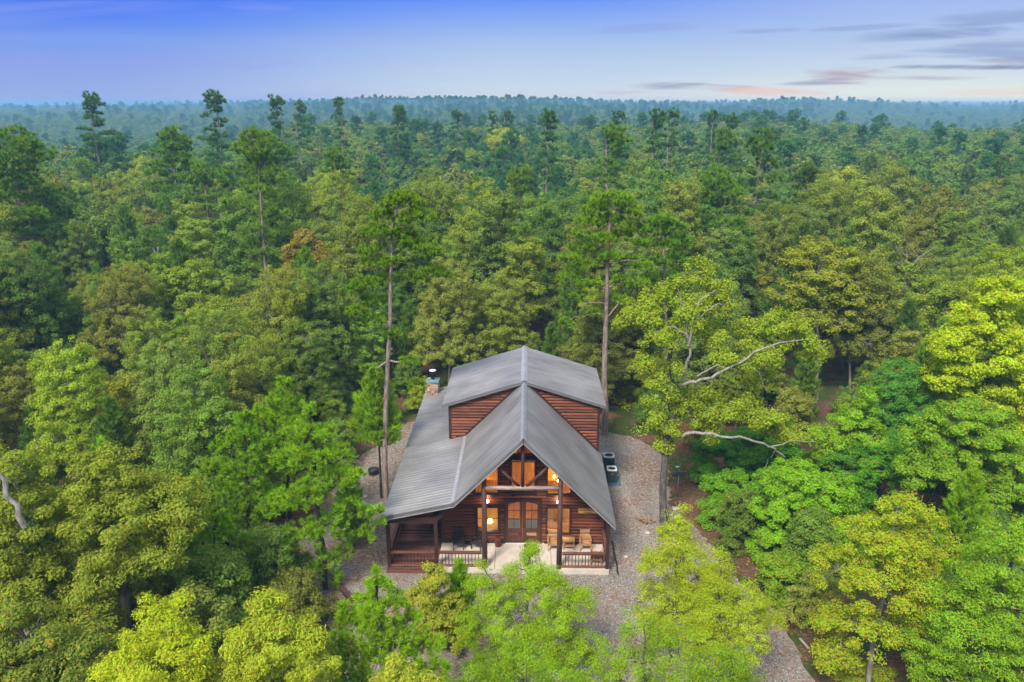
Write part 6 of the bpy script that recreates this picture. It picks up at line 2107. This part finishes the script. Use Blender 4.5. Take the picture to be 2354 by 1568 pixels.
# ring of shrubs and small trees just outside the yard, then the wood
for (ylo, yhi, sep, tries) in ((17, 66, 2.9, 6000),):
    n_ = 0
    for _ in range(tries):
        y = rgv.uniform(ylo, yhi)
        x = rgv.uniform(-.74 * y - 4, .74 * y + 4)
        d = dist_yard(x, y)
        if d < 1.3 or not view_ok(x, y, 3) or not free(x, y, sep, .75): continue
        if -9.6 < x < 9.5 and y < 57: continue
        if 7.5 < x < 11.6 and 39.5 < y < 47: continue
        if 10 < x < 13.2 and 28 < y < 36: continue
        if d < 3.2 or rgv.random() < .25:
            put_stock('under', x, y, rgv.uniform(.45, .85))
        elif 8 < x < 21 and y < 51:
            put_stock('under', x, y, rgv.uniform(.5, .8), (0.09, .15, .02), 'fresh green')
        elif y > 40 and d > 4:
            s = rgv.uniform(.55, .80)
            put_stock(str(rgv.choice(['oakA', 'slim', 'pinY'], p=[.45, .3, .25])), x, y, s)
        else:
            put_stock('under', x, y, rgv.uniform(.6, 1.1))
        n_ += 1
        if n_ > 230: break
counts = {'oak': 0, 'pin': 0}
for (ylo, yhi, sep, tries) in ((57, 95, 4.6, 6500), (95, 150, 6.0, 7000), (150, 172, 7.4, 2500)):
    for _ in range(tries):
        y = ylo + (yhi - ylo) * rgv.random()
        x = rgv.uniform(-.72 * y - 4, .72 * y + 4)
        if not view_ok(x, y, 8, 60) or not free(x, y, sep, .9) or dist_yard(x, y) < 3.5: continue
        px = proj((x, y, 5))[0]
        pinearea = 800 < px < 1330 and 120 < y
        r_ = rgv.random()
        base_s = rgv.uniform(.62, 1.08)
        if y < 80: base_s *= .82
        if pinearea and r_ < .8 or (not pinearea and r_ < (.32 if px < 900 else .20)):
            kind, s = 'pinY', rgv.uniform(.8, 1.25)
        elif r_ > .945 and not (y < 150 and (abs(px - 925) < 110 or abs(px - 1405) < 110)):
            kind, s = 'pinT', rgv.uniform(.70, .95)
        elif r_ > .66:
            kind, s = 'slim', rgv.uniform(.9, 1.2)
        else:
            kind, s = ('oakA' if y < 92 else 'oakB'), base_s
        cls = 'pin' if kind.startswith('pin') else 'oak'
        if cls == 'oak' and NCOUNT['oak_tree'] >= 298: continue
        counts[cls] += 1
        if pinearea and kind == 'pinY':
            put_stock(kind, x, y, s, (0.055, .120, .032), 'green')
        else:
            put_stock(kind, x, y, s)


# --- the far wood: one mass of trees from 200 m to the horizon
far_col = bpy.data.collections.new('far_wood_shapes')


def far_variant(name, parts_, i):
    me = parts_
    o = bpy.data.objects.new(name, me)
    far_col.objects.link(o)
    return o


def joined(ms, leafm, barkm):
    """crown and trunk of a stock tree as one two-material mesh for the far mass"""
    me_t, me_c = ms
    bm = bmesh.new()
    bm.from_mesh(me_t)
    nt = len(bm.faces)
    bm.from_mesh(me_c)
    bm.faces.ensure_lookup_table()
    for i, f in enumerate(bm.faces):
        f.material_index = 0 if i < nt else 1
    me = bpy.data.meshes.new('far_tree')
    bm.to_mesh(me)
    bm.free()
    me.materials.append(barkm)
    me.materials.append(leafm)
    return me


k_ = 0
for i in range(3):
    me = joined(stock_oak(700 + i, 13, 10.5, 3.5, 1.0, 34, .62, n=9, twig=.15, sides=4), M['farleaf'], M['bark'])
    far_variant('far_%d' % k_, me, i); k_ += 1
for i in range(2):
    me = joined(stock_oak(710 + i, 14, 8.0, 3.0, 1.0, 32, .6, n=8, twig=.1, sides=4), M['farleaf'], M['bark'])
    far_variant('far_%d' % k_, me, i); k_ += 1
for i in range(2):
    rg = np.random.default_rng(720 + i)
    me = joined(make_padpine(720 + i, 20, tall_pads(rg, 20, 8.5, 8, 15), straight_trunk(rg, 19, wob=.05), .22, 1.0, 20, 1.05, .32, dens=2.2, twig=.2, sides=4), M['farneedle'], M['bark'])
    far_variant('far_%d' % k_, me, i); k_ += 1
me = joined(make_youngpine(730, 11, 5.5, 1.0, 260, 12, .8, .2, .12, shape=.6), M['farneedle'], M['bark'])
far_variant('far_%d' % k_, me, 0); k_ += 1
pts, idx, scl = [], [], []
rgf = np.random.default_rng(12)
r = 160.0
while r < 3200:
    s = max(6.8, .0125 * r)
    amax = .70
    nn = int(2 * amax * r / s)
    for j in range(nn):
        a = -amax + 2 * amax * (j + rgf.uniform(0, 1)) / nn
        rr_ = r + rgf.uniform(-.5, .5) * s
        x, y = rr_ * math.sin(a), rr_ * math.cos(a)
        if y < 155: continue
        if y < 215 and not free(x, y, 5.8, .8): continue
        u = rgf.random()
        px = 1177 + FPX * (x / y)
        pn = .05 + .10 * (r > 420) * (abs(x / y) < .35)
        if u < pn: k, sc = int(rgf.integers(5, 7)), rgf.uniform(.75, 1.0)
        elif 840 < px < 1320 and r < 330 and u < .75: k, sc = 7, rgf.uniform(.8, 1.3)
        else: k, sc = int(rgf.integers(0, 5)), rgf.uniform(.8, 1.15)
        sc *= max(1.0, min(1.7, s / 9.5))
        pts.append((x, y, float(ground_z(x, y)) - .3))
        idx.append(k)
        scl.append(sc)
    r += s * .85
print('far trees', len(pts))
me = bpy.data.meshes.new('far_forest')
me.from_pydata(pts, [], [])
for nm, tp_, data in (('kind_index', 'INT', idx), ('tree_scale', 'FLOAT', scl)):
    at = me.attributes.new(nm, tp_, 'POINT')
    at.data.foreach_set('value', data)
far = bpy.data.objects.new('far_forest', me)
col.objects.link(far)
tag(far, 'hazy mass of oaks and pines rolling away to the horizon', 'forest', None, 'stuff')
ng = bpy.data.node_groups.new('far_wood', 'GeometryNodeTree')
ng.interface.new_socket('Geometry', in_out='INPUT', socket_type='NodeSocketGeometry')
ng.interface.new_socket('Geometry', in_out='OUTPUT', socket_type='NodeSocketGeometry')
gi = ng.nodes.new('NodeGroupInput')
go = ng.nodes.new('NodeGroupOutput')
ci = ng.nodes.new('GeometryNodeCollectionInfo')
ci.inputs['Collection'].default_value = far_col
ci.inputs['Separate Children'].default_value = True
ci.inputs['Reset Children'].default_value = True
ip = ng.nodes.new('GeometryNodeInstanceOnPoints')
ip.inputs['Pick Instance'].default_value = True
a1 = ng.nodes.new('GeometryNodeInputNamedAttribute')
a1.data_type = 'INT'
a1.inputs['Name'].default_value = 'kind_index'
a2 = ng.nodes.new('GeometryNodeInputNamedAttribute')
a2.data_type = 'FLOAT'
a2.inputs['Name'].default_value = 'tree_scale'
rv = ng.nodes.new('FunctionNodeRandomValue')
rv.data_type = 'FLOAT_VECTOR'
rv.inputs[0].default_value = (0, 0, 0)
rv.inputs[1].default_value = (0, 0, 6.283)
L = ng.links.new
L(gi.outputs[0], ip.inputs['Points'])
L(ci.outputs[0], ip.inputs['Instance'])
L(a1.outputs[0], ip.inputs['Instance Index'])
L(a2.outputs[0], ip.inputs['Scale'])
L(rv.outputs[0], ip.inputs['Rotation'])
L(ip.outputs[0], go.inputs[0])
md = far.modifiers.new('far_wood', 'NODES')
md.node_group = ng

# ------------------------------------------------------------------ haze: one closed box of even air
hz = MB().box(-5200, 5200, -300, 6900, -27, 29).build('haze', None)
hm = bpy.data.materials.new('haze')
hm.use_nodes = True
ht = NT(hm.node_tree)
pv = ht.n('ShaderNodeVolumePrincipled')
pv.inputs['Color'].default_value = (0.30, 0.62, 0.95, 1)
pv.inputs['Density'].default_value = 0.0005
pv.inputs['Anisotropy'].default_value = 0.0
ht.n('ShaderNodeOutputMaterial', i_Volume=pv.outputs[0])
hz.data.materials.clear()
hz.data.materials.append(hm)
tag(hz, 'thin blue evening haze thickening towards the horizon', 'haze', None, 'stuff')
